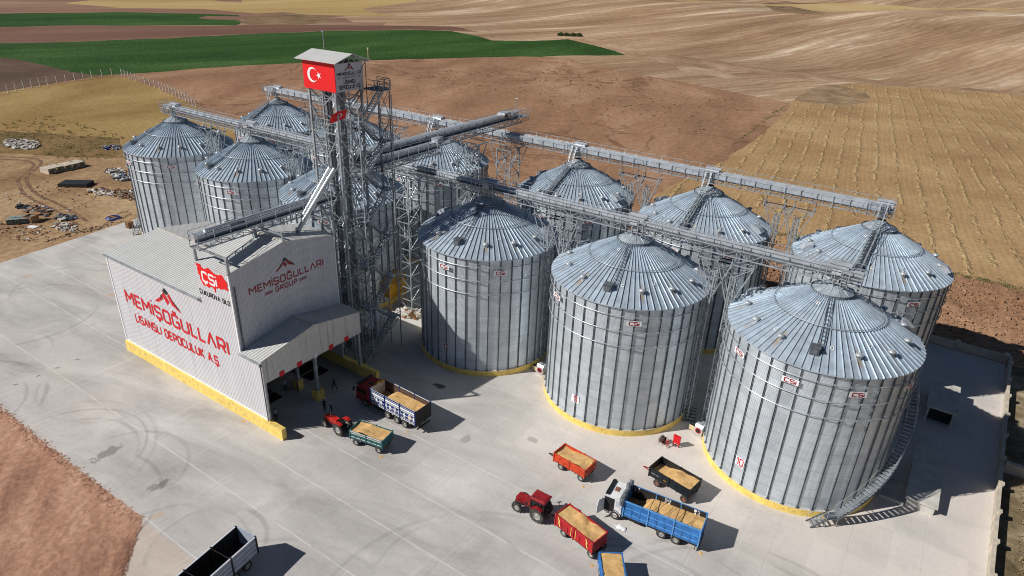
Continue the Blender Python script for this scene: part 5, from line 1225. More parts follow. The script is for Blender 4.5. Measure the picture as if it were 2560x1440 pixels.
# tractors
def tractor(label,a,az,wb,rf,rr,W,cab,mat):
    az=rad(az); t_=Vector((math.cos(az),math.sin(az),0)); n_=Vector((-t_.y,t_.x,0)); p0=Vector((a[0],a[1],0))+t_*wb+n_*(W/2)
    t=thing('farm_tractor',label,'tractor',(p0.x,p0.y,0),az+PI,'red tractors')
    lug=20
    for s in (-1,1):
        wheel(t,wb,s*(W/2-.20 if not cab else W/2-.18),rf,.24 if not cab else .34,14 if cab else 0); wheel(t,0,s*(W/2-.18),rr,.36 if not cab else .42,lug)
    mb=MB(); mb.box(-.35,wb*.55,-.22,.22,rr*.6,rr*1.15); mb.box(wb*.45,wb+.35,-.16,.16,rf*.9,rf*1.4); mb.bar((wb,-W/2+.3,rf),(wb,W/2-.3,rf),.12); mb.bar((0,-W/2+.3,rr),(0,W/2-.3,rr),.22); mb.box(wb+.3,wb+.55,-.3,.3,rf*.8,rf*1.5); mb.build('transmission',M['chassis'],t)
    z=1.42 if not cab else 1.62; x0=.75 if not cab else .95; x1=wb+.42
    mb=MB(); hw=.33 if not cab else .36; pr=[(x0,rf*1.5),(x1-.02,rf*1.45),(x1+.03,z-.28),(x1-.12,z-.1),(x0,z)]
    mb.prism([(x,-hw,zz) for x,zz in pr],(0,2*hw,0)); h=mb.build('bonnet',M[mat],t)
    mb=MB(); mb.box(x1+.0,x1+.045,-hw+.05,hw-.05,rf*1.5,z-.32); mb.build('grille',M['chassis'] if cab else M['darkred'],h)
    mb=MB(); [mb.box(x1+.04,x1+.06,s*.2-.07,s*.2+.07,z-.45,z-.36) for s in (-1,1)]; mb.build('headlight',M['sign_white'],h)
    mb=MB(); mb.box(x0+.2,x1-.35,-hw-.012,hw+.012,rf*1.7,rf*1.7+.16); mb.build('side_vent',M['chassis'],h)
    mb=MB(); ex=(wb*.75,.12) if not cab else (1.0,-.42); mb.tube((ex[0],ex[1],z-.1),(ex[0],ex[1],z+.55 if not cab else 2.5),.04,8); mb.build('exhaust_pipe',M['steel_dark'],t)
    for s in (-1,1):
        mb=MB(); y_=s*(W/2-.2)
        mb.lathe([(rr+.06,-.24),(rr+.06,.24),(rr+.11,.24),(rr+.11,-.24)],10,0,lambda a_,b_,c_:(a_,y_*.92+c_,rr+b_),rad(25),rad(125)); mb.build('mudguard',M[mat],t)
    if not cab:
        mb=MB(); mb.box(-.15,.25,-.24,.24,1.08,1.2); mb.box(-.22,-.14,-.24,.24,1.2,1.5); mb.build('seat',M['chassis'],t)
        mb=MB(); mb.tube((.62,0,1.2),(.45,0,1.52),.02,6); mb.path([(.45+.16*math.cos(k*PI/7)*.3,.18*math.sin(k*PI/7),1.53+.16*math.cos(k*PI/7)) for k in range(14)],.018,5,closed=True); mb.build('steering_wheel',M['chassis'],t)
    else:
        cx0,cx1,zb,zt=-.55,.95,.95,2.36; hw=.62
        mb=MB(); mb.prism([(cx0+.1,-hw+.03,zb),(cx1-.1,-hw+.03,zb),(cx1-.02,-hw+.03,1.7),(cx1-.14,-hw+.06,zt),(cx0+.05,-hw+.06,zt),(cx0-.02,-hw+.03,1.5)],(0,2*hw-.09,0)); cb=mb.build('cab_glazing',M['glass'],t)
        mb=MB()
        for s in (-1,1):
            for p,q in (((cx1-.08,zb),(cx1,1.7)),((cx1,1.7),(cx1-.12,zt)),((cx0+.08,zb),(cx0-.04,1.5)),((cx0-.04,1.5),(cx0+.03,zt)),((.1,zb),(.05,zt)),((cx0+.08,zb),(cx1-.08,zb))): mb.bar((p[0],s*hw,p[1]),(q[0],s*hw,q[1]),.06)
        mb.build('cab_frame',M['chassis'],t)
        mb=MB(); a0,a1,b0=cx0-.18,cx1+.1,hw+.1
        rings=[(0,0),(.02,.0),(.10,.10),(.14,.3)]
        def rr4(ins,z_): return [(a0+ins,-b0+ins*.8,z_),(a1-ins,-b0+ins*.8,z_),(a1-ins,b0-ins*.8,z_),(a0+ins,b0-ins*.8,z_)]
        vs=rr4(.06,zt)+rr4(0,zt+.06)+rr4(.03,zt+.17)+rr4(.22,zt+.25); fs=[(3,2,1,0),(12,13,14,15)]
        for r_ in range(3):
            for k in range(4): fs.append((r_*4+k,r_*4+(k+1)%4,r_*4+4+(k+1)%4,r_*4+4+k))
        mb.add(vs,fs); mb.build('cab_roof',M['darkred'],t)
        mb=MB(); [mb.box(xx-.05,xx+.05,yy-.05,yy+.05,zt+.2,zt+.34) for xx,yy in ((cx1-.25,.5),)]; mb.build('beacon_light',M['chassis'],t)
        mb=MB()
        for s in (-1,1): mb.bar((cx1,s*hw,1.9),(cx1+.25,s*(hw+.35),1.95),.03); mb.box(cx1+.2,cx1+.26,s*(hw+.35)-.1,s*(hw+.35)+.1,1.75,2.05)
        mb.build('mirror',M['chassis'],t)
    mb=MB(); mb.bar((-.3,0,rr*.6),(-1.0,0,rr*.55),.08); mb.bar((-.3,.3,rr*.9),(-.95,.35,rr*.5),.05); mb.bar((-.3,-.3,rr*.9),(-.95,-.35,rr*.5),.05); mb.build('hitch_arms',M['chassis'],t)
    return t
tractor('small red open tractor without a cab, hitched to the teal trailer',(-19.59,-27.82),-1.8,2.42,.44,.76,1.75,False,'red')
tractor('larger red tractor with a glazed cab, just ahead of the long red trailer',(6.14,-25.6),0,2.4,.55,.80,1.95,True,'darkred')
# ---------------------------------------------------------------- people
def person(loc,rz,pose,label,shirt='cloth_d',legs='cloth_d'):
    t=thing('person',label,'person',loc,rz,None)
    J={'pelvis':(0,0,.95,.13),'waist':(0,0,1.08,.12),'chest':(.01,0,1.3,.15),'neck':(.01,0,1.47,.055),'head0':(.02,0,1.56,.075),'head1':(.025,0,1.66,.095),'head2':(.02,0,1.74,.07)}
    E=[('pelvis','waist'),('waist','chest'),('chest','neck'),('neck','head0'),('head0','head1'),('head1','head2')]
    sw={'stand':.04,'walk':.30,'sit':0}[pose]
    for s,n in ((1,'l'),(-1,'r')):
        q=sw*s
        if pose=='sit': hipz=.95; J['hip'+n]=(0,.09*s,.90,.10); J['knee'+n]=(.42,.12*s,.88,.07); J['ank'+n]=(.44,.12*s,.48,.045); J['toe'+n]=(.60,.12*s,.44,.035)
        else: J['hip'+n]=(0,.09*s,.90,.10); J['knee'+n]=(q*.5+.04,.10*s,.49,.065); J['ank'+n]=(q-.02,.10*s,.08,.042); J['toe'+n]=(q+.17,.11*s,.04,.035)
        J['sh'+n]=(0,.19*s,1.40,.06); J['el'+n]=(-q*.4-.02,.25*s,1.12,.045); J['wr'+n]=(-q*.7+.10,.25*s,.90,.03); J['palm'+n]=(-q*.7+.12,.25*s,.83,.032)
        E+=[('pelvis','hip'+n),('hip'+n,'knee'+n),('knee'+n,'ank'+n),('ank'+n,'toe'+n),('chest','sh'+n),('sh'+n,'el'+n),('el'+n,'wr'+n),('wr'+n,'palm'+n)]
        for k in range(5):
            px,py,pz,_=J['palm'+n]; o=(k-2)*.018; ln=(.05,.075,.08,.075,.06)[k]
            J['f%d%s'%(k,n)]=(px+o+(.03 if k==0 else 0)+.01,py,pz-ln*(.6 if k==0 else 1),.009); E.append(('palm'+n,'f%d%s'%(k,n)))
    if pose=='sit': J={k:(v[0],v[1],v[2]-.42,v[3]) for k,v in J.items()}
    ks=list(J); me=bpy.data.meshes.new('body'); me.from_pydata([J[k][:3] for k in ks],[(ks.index(a),ks.index(b)) for a,b in E],[])
    o=link('body',me,t); o.modifiers.new('skin','SKIN'); 
    for i,k in enumerate(ks): me.skin_vertices[0].data[i].radius=(J[k][3],J[k][3])
    me.skin_vertices[0].data[0].use_root=True
    sb=o.modifiers.new('sub','SUBSURF'); sb.levels=1; sb.render_levels=1
    dg=bpy.context.evaluated_depsgraph_get(); nm=bpy.data.meshes.new_from_object(o.evaluated_get(dg)); o.modifiers.clear(); o.data=nm; nm.name='body'
    for m in ('skin',shirt,legs,'chassis','hair'): nm.materials.append(M[m])
    dz=-.42 if pose=='sit' else 0
    for p in nm.polygons:
        c=p.center; z=c.z-dz; p.use_smooth=True
        if z>1.68 or (z>1.56 and c.x<-.02): p.material_index=4
        elif z>1.48: p.material_index=0
        elif abs(c.y)>.2 and z<.98: p.material_index=0
        elif z>.98 or abs(c.y)>.2: p.material_index=1
        elif z<.1: p.material_index=3
        else: p.material_index=2
    hz_=1.64+dz
    mb=MB(); mb.tube((.115,0,hz_),(.145,0,hz_-.03),.014,6); mb.build('nose',M['skin'],t)
    mb=MB(); [mb.box(.105,.118,s*.035-.012,s*.035+.012,hz_+.015,hz_+.03) for s in (-1,1)]; mb.box(.10,.118,-.025,.025,hz_-.07,hz_-.058); mb.build('face_features',M['hair'],t)
    return t
person((-24.4,-21.7,0),rad(200),'walk','person in dark clothes walking in the shade by the canopy pillar')
person((-22.0,-25.5,0),rad(-60),'stand','person in dark clothes standing just behind the bonnet of the small tractor')
person((-21.2,-25.1,0),rad(-100),'stand','person in a pale blue shirt standing behind the small tractor','cloth_w')
person((-25.1,-30.2,0),rad(-20),'stand','person in a white top at the front corner of the long building','cloth_w')
person((-29.1,-25.6,0),rad(0),'stand','person in a light shirt in the dark of the drive-through','cloth_w')
person((-27.4,-25.0,0),rad(60),'stand','dark figure beside the inner yellow pillar base')
# ---------------------------------------------------------------- yard furniture
def fan_unit(x,y,rz,lab):
    t=thing('aeration_fan',lab,'fan unit',(x,y,0),rz,'aeration fans between the silos')
    mb=MB(); mb.box(-.5,.5,-.45,.45,.35,1.35); mb.prism([(-.5,-.45,1.35),(-.5,.45,1.35),(-.5,.25,1.6),(-.5,-.25,1.6)],(1,0,0)); mb.build('fan_housing',M['casing'],t)
    mb=MB(); f=lambda a,b,c:(a,-.46-c,.85+b); mb.lathe([(.36,0),(.36,.06),(.28,.06),(.28,0)],20,0,f); mb.build('intake_ring',M['sign_red'],t)
    mb=MB(); mb.lathe([(.28,.01),(0,.01)],20,0,f); [mb.bar((0,-.49,.85),(.27*math.cos(k*PI/1.5+.5),-.49,.85+.27*math.sin(k*PI/1.5+.5)),.06) for k in range(3)]; mb.build('intake_grille',M['chassis'],t)
    mb=MB(); mb.box(-.45,.45,.45,1.3,.5,1.15); mb.tube((0,0,1.6),(0,0,1.75),.18,10); mb.build('duct',M['steel'],t)
    mb=MB(); mb.box(-.7,.8,-.65,.6,0,.22); [mb.box(sx-.04,sx+.04,sy-.04,sy+.04,.22,.35) for sx in (-.45,.45) for sy in (-.4,.4)]; mb.build('concrete_pad',M['conc'],t)
    c=thing('control_cabinet','beige control cabinet '+lab.split(' fan ')[1],'cabinet',(x-1.05*math.cos(rz)+.1,y-1.05*math.sin(rz),0),rz,'beige control cabinets'); mb=MB(); mb.box(-.4,.3,-.18,.18,.25,.95); mb.build('cabinet_box',M['beige'],c); mb=MB(); [mb.box(sx-.03,sx+.03,-.05,.05,0,.25).cut() for sx in (-.35,.25)]; mb.build('leg',M['chassis'],c); mb=MB(); mb.box(-.44,.34,-.22,.22,.95,.98); mb.build('cabinet_lid',M['chassis'],c)
fan_unit(17.05,-2.3,rad(-12),'steel aeration fan between silos 10 and 11')
fan_unit(-5.0,-2.6,rad(-5),'steel aeration fan between silos 11 and 12')
fs=thing('steel_steps','dark steel steps in the gap between silos 11 and 10','steps',(15.2,-.6,0),rad(20)); mb=MB()
for k in range(5): mb.box(-.7,.7,k*.32-.12,k*.32+.12,.25+.25*k,.29+.25*k); mb.cut()
mb.build('tread',M['steel_dark'],fs); mb=MB()
for s in (-.75,.75): mb.bar((s,-.3,.05),(s,1.5,1.5),.05,.15); mb.cut()
mb.build('stringer',M['steel_dark'],fs)
hr_=thing('hose_reel','red fire hose reel on wheels in front of silo 11','hose reel',(14.05,-6.4,0),rad(-20)); mb=MB(); f=lambda a,b,c:(c,a,.55+b); mb.lathe([(.30,-.22),(.42,-.2),(.42,.2),(.30,.22)],20,0,f); mb.build('hose_coil',M['chassis'],hr_)
mb=MB()
for s in (-.28,.28): mb.path([(s,.45*math.cos(k*PI/8),.55+.45*math.sin(k*PI/8)) for k in range(16)],.025,5,closed=True); mb.bar((s,-.3,0),(s,0,.55),.05); mb.bar((s,.3,0),(s,0,.55),.05)
mb.bar((-.28,0,.55),(.28,0,.55),.06); mb.build('reel_frame',M['darkred'],hr_)
ca=thing('fire_cabinet','flat red fire cabinet on two short legs beside the hose reel','cabinet',(15.55,-5.95,0),rad(-8)); mb=MB(); mb.box(-.42,.42,-.12,.12,.45,1.38); mb.prism([(-.45,-.15,1.38),(-.45,.15,1.38),(-.45,.15,1.45),(-.45,-.15,1.42)],(.9,0,0)); mb.build('cabinet_box',M['sign_red'],ca); mb=MB(); [mb.box(s*.38-.04,s*.38+.04,-.08,.08,0,.45).cut() for s in (-1,1)]; mb.box(-.38,.38,-.05,.05,.1,.16); mb.build('legs',M['darkred'],ca); mb=MB(); mb.box(-.35,-.31,-.135,-.12,.8,1.0); mb.build('handle',M['steel'],ca)
hy=thing('fire_hydrant','small red and grey hydrant standing between the hose reel and the red cabinet','hydrant',(14.75,-6.75,0)); mb=MB(); mb.tube((0,0,.1),(0,0,1.0),.07,10); mb.tube((0,0,1.0),(0,0,1.1),.12,10,r2=.03); mb.tube((-.2,0,.75),(.2,0,.75),.06,8); mb.build('hydrant_body',M['red'],hy); mb=MB(); mb.lathe([(.3,0),(.26,.14),(0,.14)],12); mb.build('hydrant_base',M['conc'],hy)
# tunnel portals
def portal(x0,x1,y0,y1,h0,h1,lab):
    t=thing('tunnel_portal',lab,'tunnel entrance',((x0+x1)/2,(y0+y1)/2,0),0,'concrete tunnel entrances')
    mb=MB(); mb.prism([(x0-.2,y0-.3,h0),(x1+.2,y0-.3,h0),(x1+.2,y1,h1),(x0-.2,y1,h1)],(0,0,.22)); mb.build('roof_slab',M['conc'],t,world=True)
    mb=MB()
    for xa in (x0,x1-.25): mb.prism([(xa,y0,0),(xa,y1,0),(xa,y1,h1),(xa,y0,h0)],(.25,0,0))
    mb.box(x0+.25,x1-.25,y1-.25,y1-.02,0,h1-.01); mb.build('side_walls',M['conc'],t,world=True)
    mb=MB(); mb.box(x0+.26,x1-.26,y0+.8,y1-.3,.005,min(h0,h1)-.15); mb.build('tunnel_shade_block',M['chassis'],t,world=True)  # solid dark block painted as the shade inside the tunnel
portal(39.2,42.2,17.9,25.0,2.1,2.1,'concrete tunnel entrance in the shade behind silo 10, opening towards the yard')
t=thing('ramp_housing','low concrete housing with a dark side opening, half in the shade of silo 10','tunnel entrance',(40.4,4,0),0,'concrete tunnel entrances')
mb=MB(); mb.prism([(38.9,-.5,0),(38.9,8.8,0),(38.9,8.8,1.7),(38.9,-.5,1.0)],(2.6,0,0)); mb.prism([(38.7,-.7,1.0),(38.7,9.0,1.72),(38.7,9.0,1.9),(38.7,-.7,1.18)],(3.0,0,0)); mb.build('housing_walls',M['conc'],t,world=True)
mb=MB(); mb.box(38.86,38.895,3.6,7.4,.1,1.25); mb.build('opening_shade_panel',M['chassis'],t,world=True)  # thin dark panel on the wall, painted as a shaded opening
mb=MB(); mb.box(36.4,38.8,-.75,-.5,0,.32); mb.box(36.4,38.8,3.0,3.2,0,.32); mb.box(36.6,38.7,-.5,3.0,.004,.02); mb.build('pit_kerb',M['conc'],t,world=True)
bar=thing('steel_drum','small pale drum in the shade beside the concrete housing','drum',(37.2,4.9,0)); mb=MB(); mb.lathe([(.01,0),(.3,0),(.3,.3),(.32,.32),(.3,.34),(.3,.75),(.01,.75)],16); mb.build('drum_shell',M['clodwhite'],bar)
# boundary walls
bw=thing('boundary_wall','low concrete boundary wall with pillars along the right side of the yard','wall',(46.9,8,0)); PTS=[(45.6,-60),(46.3,-6.5),(47.2,14),(48.05,36),(48.25,41.3)]
for a,b in zip(PTS,PTS[1:]):
    mb=MB(); A=Vector((*a,0));B=Vector((*b,0)); mb.bar(A+Vector((.12,0,.6)),B+Vector((.12,0,.6)),.22,1.2); mb.bar(A+Vector((.12,0,1.23)),B+Vector((.12,0,1.23)),.36,.07); mb.build('wall_panel',M['wallconc'],bw,world=True)
def wx(y):
    for a,b in zip(PTS,PTS[1:]):
        if a[1]<=y<=b[1]: return a[0]+(b[0]-a[0])*(y-a[1])/(b[1]-a[1])
    return PTS[-1][0]
for y in [-22.6,-17.6,-12.6,-7.6,-2.5,2.5,7.6,13.0,18.2,23.4,28.6,33.8,39]:
    mb=MB(); x=wx(y)+.16; mb.box(x-.2,x+.24,y-.22,y+.22,0,1.45); mb.box(x-.26,x+.3,y-.28,y+.28,1.45,1.53); mb.build('pillar',M['wallconc'],bw,world=True)
bk=thing('boundary_wall','concrete boundary wall at the back of the yard, in the shade of the silos','wall',(0,41.4,0)); mb=MB(); mb.box(-104,48.1,41.2,41.42,0,1.2); mb.box(-104,48.1,41.13,41.49,1.2,1.27); mb.build('wall_panel',M['wallconc'],bk,world=True)
for k in range(12):
    mb=MB(); x=47.9-k*6.2; mb.box(x-.22,x+.22,41.08,41.54,0,1.5); mb.box(x-.28,x+.28,41.02,41.6,1.5,1.58); mb.build('pillar',M['wallconc'],bk,world=True)
ow=thing('field_wall','pale concrete wall running outwards from the boundary wall at the right edge','wall',(54,12.4,0)); mb=MB(); mb.box(47.6,62,12.2,12.6,0,1.3); mb.box(47.6,62,12.12,12.68,1.3,1.38); mb.build('wall_panel',M['wallconc'],ow,world=True)
sl=thing('concrete_slab','broken pale concrete slab lying outside the right wall','slab',(51.6,-1,0),.05); mb=MB(); mb.prism([(-2,-3.6,0),(1.8,-3.4,0),(2.2,2.8,0),(.3,3.4,0),(-1.9,2.4,0)],(0,0,.25)); mb.build('slab_piece',M['wallconc'],sl)
# field fence
F=[(-257,22),(-262.6,34.4),(-269,45.1),(-272.4,55.1),(-277.9,74.8),(-278.2,83.5),(-275.2,86.1),(-258.9,83.2),(-236.1,80.2),(-213.5,74.7),(-190,67.5)]
fe=thing('field_fence','wire fence on pale bent-topped concrete posts around the dry grass field','fence',(-270,60,0)); pts=[]
for a,b in zip(F,F[1:]):
    A=Vector((*a,0));B=Vector((*b,0)); n=max(1,round((B-A).length/(4.2)))
    for i in range(n): pts.append(A.lerp(B,i/n))
for p in pts:
    mb=MB(); mb.bar(p,p+Vector((0,0,2.5)),.24); mb.bar(p+Vector((0,0,2.5)),p+Vector((-.5,.1,3.0)),.2); mb.build('fence_post',M['clodwhite'],fe,world=True)
mb=MB()
for h in (.5,1.2,1.9,2.5):
    mb.cut()
    for a,b in zip(pts,pts[1:]): mb.bar(a+Vector((0,0,h)),b+Vector((0,0,h)),.03)
mb.build('fence_wire',M['steel'],fe,world=True)
# ---------------------------------------------------------------- debris on the left waste ground
def pile(x,y,rx,ry,n,mats,label,name='rubble_pile',cat='rubble',seed=1,s0=.15,s1=.55,h=.5,flatk=.4):
    rn=random.Random(seed); mb=MB()
    for i in range(n):
        a=rn.uniform(0,2*PI); r=math.sqrt(rn.random()); px=rx*r*math.cos(a); py=ry*r*math.sin(a); z=h*(1-r)*rn.random()
        s=rn.uniform(s0,s1); e=Matrix.Rotation(rn.uniform(0,6),3,'Z')@Matrix.Rotation(rn.uniform(-.6,.6),3,'X'); k=rn.uniform(.15,flatk+.2)
        vs=[Vector((px,py,z+.06))+e@Vector((sx*s*rn.uniform(.6,1.2),sy*s*rn.uniform(.3,.9),sz*s*k)) for sx in (-1,1) for sy in (-1,1) for sz in (-.4,1)]
        mb.add(vs,[(0,1,3,2),(4,6,7,5),(0,4,5,1),(2,3,7,6),(0,2,6,4),(1,5,7,3)],rn.randrange(len(mats)))
    t=mb.build(name,[M[m] for m in mats]); t.location=(x,y,0); tag(t,label,cat,'piles of debris on the waste ground'); t['kind']='stuff'; return t
pile(-181,7.5,7,3.5,200,['clodwhite','clodwhite','rubble'],'pale rubble heap at the far left of the dry ground',seed=1,s0=.2,s1=.8)
pile(-160.5,21.3,3.2,2,40,['clodwhite','hose','tarpg'],'small heap of white scrap near the leftmost silo roof',seed=2)
pile(-137.7,10.2,3.5,2,90,['tarpg','rubble','clodwhite'],'grey scrap heap beside the leftmost silo',seed=3)
pile(-131.3,8.2,3.2,1.5,50,['clodwhite','tarpg'],'flat grey sheets lying by the leftmost silo',seed=4,s1=.9)
pile(-124.3,0,3.5,1.8,60,['clodwhite','litter_b'],'white and brown litter left of the leftmost silo',seed=5)
pile(-118.5,2.5,5,2.6,160,['litter_b','clodwhite','wood','rubble'],'brown mixed litter against the leftmost silo',seed=6,s0=.1,s1=.45)
pile(-107.9,-15.3,3.4,1.7,150,['clodwhite','clodwhite','litter_b'],'white rubble heap near the yard edge',seed=7,s0=.1,s1=.4)
pile(-113,-12.8,2.6,1.6,70,['chassis','tarpg','clodwhite'],'dark scrap heap beyond the wooden crate',seed=8)
pile(-121,-14.2,4.5,2,90,['wood','tarpg','litter_b','clodwhite'],'boards and tarpaulin scrap behind the cement blocks',seed=9)
pile(-126,-14.9,1.8,1,30,['tarpg','chassis'],'small dark heap at the left edge',seed=10)
pile(-112,-21,8,3.5,150,['litter_b','clodwhite','wood'],'scattered litter along the left edge of the yard',seed=11,s0=.06,s1=.25,h=.05)
pile(-130,-8,14,7,160,['litter_b','clodwhite','wood'],'sparse litter on the dry ground left of the silos',seed=12,s0=.06,s1=.22,h=.03)
pile(-30.5,-.6,2.2,1.4,60,['wood','clodwhite','conc'],'boards and rubble at the foot of the square lattice tower',seed=13,s0=.2,s1=.8)
pile(-103,-14,1.2,8,90,['rubble','litter_b'],'crumbled edge along the concrete on the left',seed=14,s0=.08,s1=.22,h=.03)
for i,(x,y,a) in enumerate(((-148.2,-.2,.15),(-148.6,1.8,.1),(-148.4,3.6,.2),(-148.6,5.4,.1),(-149.0,7.0,.25))):
    t=thing('culvert_segment',('nearest of five','second nearest of five','middle one of five','second farthest of five','farthest of five')[i]+' hollow concrete culvert segments in a row','culvert',(x,y,0),a,'hollow concrete segments'); mb=MB()
    mb.box(-1.6,1.6,-.85,-.65,0,1.1); mb.box(-1.6,1.6,.65,.85,0,1.1); mb.box(-1.6,1.6,-.9,.9,1.1,1.25); mb.box(-1.6,1.6,-.65,.65,0,.12); mb.build('segment_shell',M['wallconc'],t)
t=thing('black_slab','flat black box-like slab on the dry ground left of the silos','slab',(-133.2,-.9,0),rad(37)); mb=MB(); mb.box(-3.2,3.2,-1.7,1.7,0,.75); mb.box(-3.1,3.1,-1.6,1.6,.75,.8); mb.build('slab_body',M['slabblack'],t); mb=MB(); [mb.box(-3.22,3.22,-1.6+.8*k,-1.56+.8*k,.80,.83) for k in range(5)]; mb.build('slab_ribs',M['chassis'],t)
bl=(-117.3,-20.8)
for i in range(4):
    for j in range(2):
        t=thing('cement_block_pack',('nearest','second nearest','second farthest','farthest')[i]+' pack of grey hollow cement blocks in the '+('front','rear')[j]+' row','block pack',(bl[0]+i*1.15*.55-j*1.3*.8,bl[1]+i*1.15*.83+j*.9,0),rad(56),'packs of cement blocks'); mb=MB()
        for a in range(3):
            for b in range(4):
                mb.box(-.54+.36*a,-.20+.36*a,-.55,.55,.02+.26*b,.26+.26*b)
        for a in range(3):
            for b in range(4):
                for s in (-1,1): mb.box(-.49+.36*a,-.25+.36*a,s*.551-.004,s*.551+.004,.06+.26*b,.21+.26*b,1)
        mb.build('stacked_blocks',[M['block'],M['chassis']],t)
t=thing('wooden_crate','open brown wooden crate beside the cement blocks','crate',(-115.8,-17.7,0),rad(25)); mb=MB(); 
for s in (-1,1): mb.box(-.9,.9,s*.9-.05,s*.9+.05,0,1.3); mb.box(s*.9-.05,s*.9+.05,-.85,.85,0,1.3)
mb.box(-.85,.85,-.85,.85,0,.1); mb.build('crate_boards',M['wood'],t); mb=MB(); mb.prism([(-.9,.95,1.28),(.9,.95,1.28),(1.1,1.6,1.5),(-.7,1.6,1.5)],(0,0,.04)); mb.build('crate_flap',M['wood'],t)
t=thing('hose_coil','blue coiled hose lying at the edge of the concrete on the left','hose',(-105.6,-7.0,.1)); mb=MB(); 
for k in range(4): mb.path([((1.35-.09*k)*math.cos(a),(1.35-.09*k)*math.sin(a),.05+.06*k) for a in [2*PI*i/28 for i in range(28)]],.07,5,closed=True)
mb.build('coil_loops',M['hose'],t); mb=MB(); mb.path([(1.3,.2,.05),(1.2,1.6,.05),(.2,3.6,.05),(-1.4,3.8,.05),(-2.0,2.4,.05),(-1.0,1.2,.06),(.8,-.6,.1),(2.2,-2.8,.05),(3.6,-4.6,.05),(3.8,-7,.05)],.05,5); mb.build('hose_tail',M['chassis'],t)
t=thing('insulation_board','white flat board lying among the litter by the yard edge','panel',(-112.5,-19.0,.05),.4); mb=MB(); mb.box(-1,1,-.6,.6,0,.06); mb.box(-.9,.9,-.5,.5,.06,.08); mb.build('panel_sheet',M['sign_white'],t)
t=thing('pallet_stack','stack of pale crates at the foot of the leftmost silo','pallets',(-98.3,-7.5,0)); mb=MB()
for k in range(6): 
    for a in range(4): mb.box(-.6,.6,-.6+.33*a,-.4+.33*a,.22*k+.12,.22*k+.16)
    for a in (-.55,-.05,.45): mb.box(a,a+.1,-.6,.6,.22*k,.22*k+.12)
mb.build('pallet_boards',M['wood'],t)
# equipment at the tower foot
t=thing('yellow_screener','yellow grain cleaning machine on legs at the foot of the tower','machine',(-34.8,.0,0)); mb=MB(); mb.box(-1.4,1.4,-1.8,1.8,3.0,4.6); mb.prism([(-1.2,-1.5,4.6),(1.2,-1.5,4.6),(.6,-.8,5.6),(-.6,-.8,5.6)],(0,2.4,0)); mb.box(-.9,.9,-1.2,1.2,1.8,3.0); mb.build('machine_body',M['yellow_m'],t); mb=MB()
for s in (-1,1):
    for q in (-1,1): mb.bar((s*1.3,q*1.7,0),(s*1.3,q*1.7,5.6),.14)
    mb.bar((s*1.3,-1.7,1.5),(s*1.3,1.7,3.0),.08); mb.bar((-1.3,s*1.7,1.5),(1.3,s*1.7,3.0),.08)
    mb.bar((s*1.3,-1.7,5.6),(s*1.3,1.7,5.6),.08); mb.bar((-1.3,s*1.7,5.6),(1.3,s*1.7,5.6),.08)
mb.build('machine_frame',M['yellow_m'],t)
t=thing('machine_cabin','white cabin with a sloping roof and a ladder at the tower foot','cabin',(-30.6,-9.0,0)); mb=MB(); mb.prism([(-32.3,-11.0,.0),(-32.3,-7.0,.0),(-32.3,-7.0,3.4),(-32.3,-11.0,2.7)],(3.4,0,0)); mb.build('cabin_shell',M['sign_grey'],t,world=True); mb=MB(); mb.prism([(-32.5,-11.2,2.72),(-32.5,-6.8,3.47),(-32.5,-6.8,3.57),(-32.5,-11.2,2.82)],(3.8,0,0)); mb.build('cabin_roof',M['sign_white'],t,world=True); mb=MB(); mb.box(-28.89,-28.86,-10.6,-9.7,.1,2.1); mb.build('cabin_door',M['chassis'],t,world=True); mb=MB()
for s in (-.25,.25): mb.bar((-28.6,-8.6+s,0),(-28.6,-8.6+s,4.0),.05)
for k in range(12): mb.bar((-28.6,-8.85,.3+k*.3),(-28.6,-8.35,.3+k*.3),.04)
mb.build('cabin_ladder',M['steel'],t,world=True)
# ---------------------------------------------------------------- plants
def leafmat(name,c):
    t=NT(name); p=t.pos(); v=t.smooth(t.noise(p,1.3,4,.6),.3,.7,.6,1.3); return t.done(t.hsv(c,v),.8,0,.2)
M['leaf']=leafmat('shrub leaves',(.045,.085,.025)); M['leaf_dry']=leafmat('dry weed leaves',(.12,.13,.05))
def clump(mb,x,y,z,r,h,n,rn,leaf=.18,m=0):
    for _ in range(n):
        a=rn.uniform(0,2*PI); q=r*math.sqrt(rn.random()); zz=z+h*rn.random()*(1-.5*(q/r)**2); c=Vector((x+q*math.cos(a),y+q*math.sin(a),zz)); l=leaf*rn.uniform(.5,1.3)
        u=Vector((rn.uniform(-1,1),rn.uniform(-1,1),rn.uniform(-.3,1))).normalized()*l; w=u.cross(Vector((rn.uniform(-1,1),rn.uniform(-1,1),rn.uniform(-1,1)))).normalized()*l*.5
        mb.add([c-w,c+u*.2-w*.2,c+w,c+u],[(0,1,2,3)],m)
rn=random.Random(11)
for i,(x,y,lab) in enumerate(((-231,391,'leftmost dark green shrub of the far row beyond the green field'),(-226,391.5,'second shrub from the left of the far row beyond the green field'),(-221,392,'third shrub from the left of the far row beyond the green field'),(-216.5,393,'rightmost shrub of the far row beyond the green field'))):
    t=thing('green_shrub',lab,'shrub',(x,y,H(x,y)),0,'far shrubs'); mb=MB(); clump(mb,0,0,.2,2.4,2.2,420,rn,.7); mb.build('crown',M['leaf'],t); mb=MB(); [mb.tube((0,0,0),(math.cos(k)*.8,math.sin(k)*.8,1.8),.1,5,r2=.04) for k in range(4)]; mb.build('stem',M['wood'],t)
mb=MB()
for _ in range(230):
    x=rn.uniform(-190,-40);y=rn.uniform(150,235)-.15*x; clump(mb,x,y,0,.5,.4,10,rn,.35)
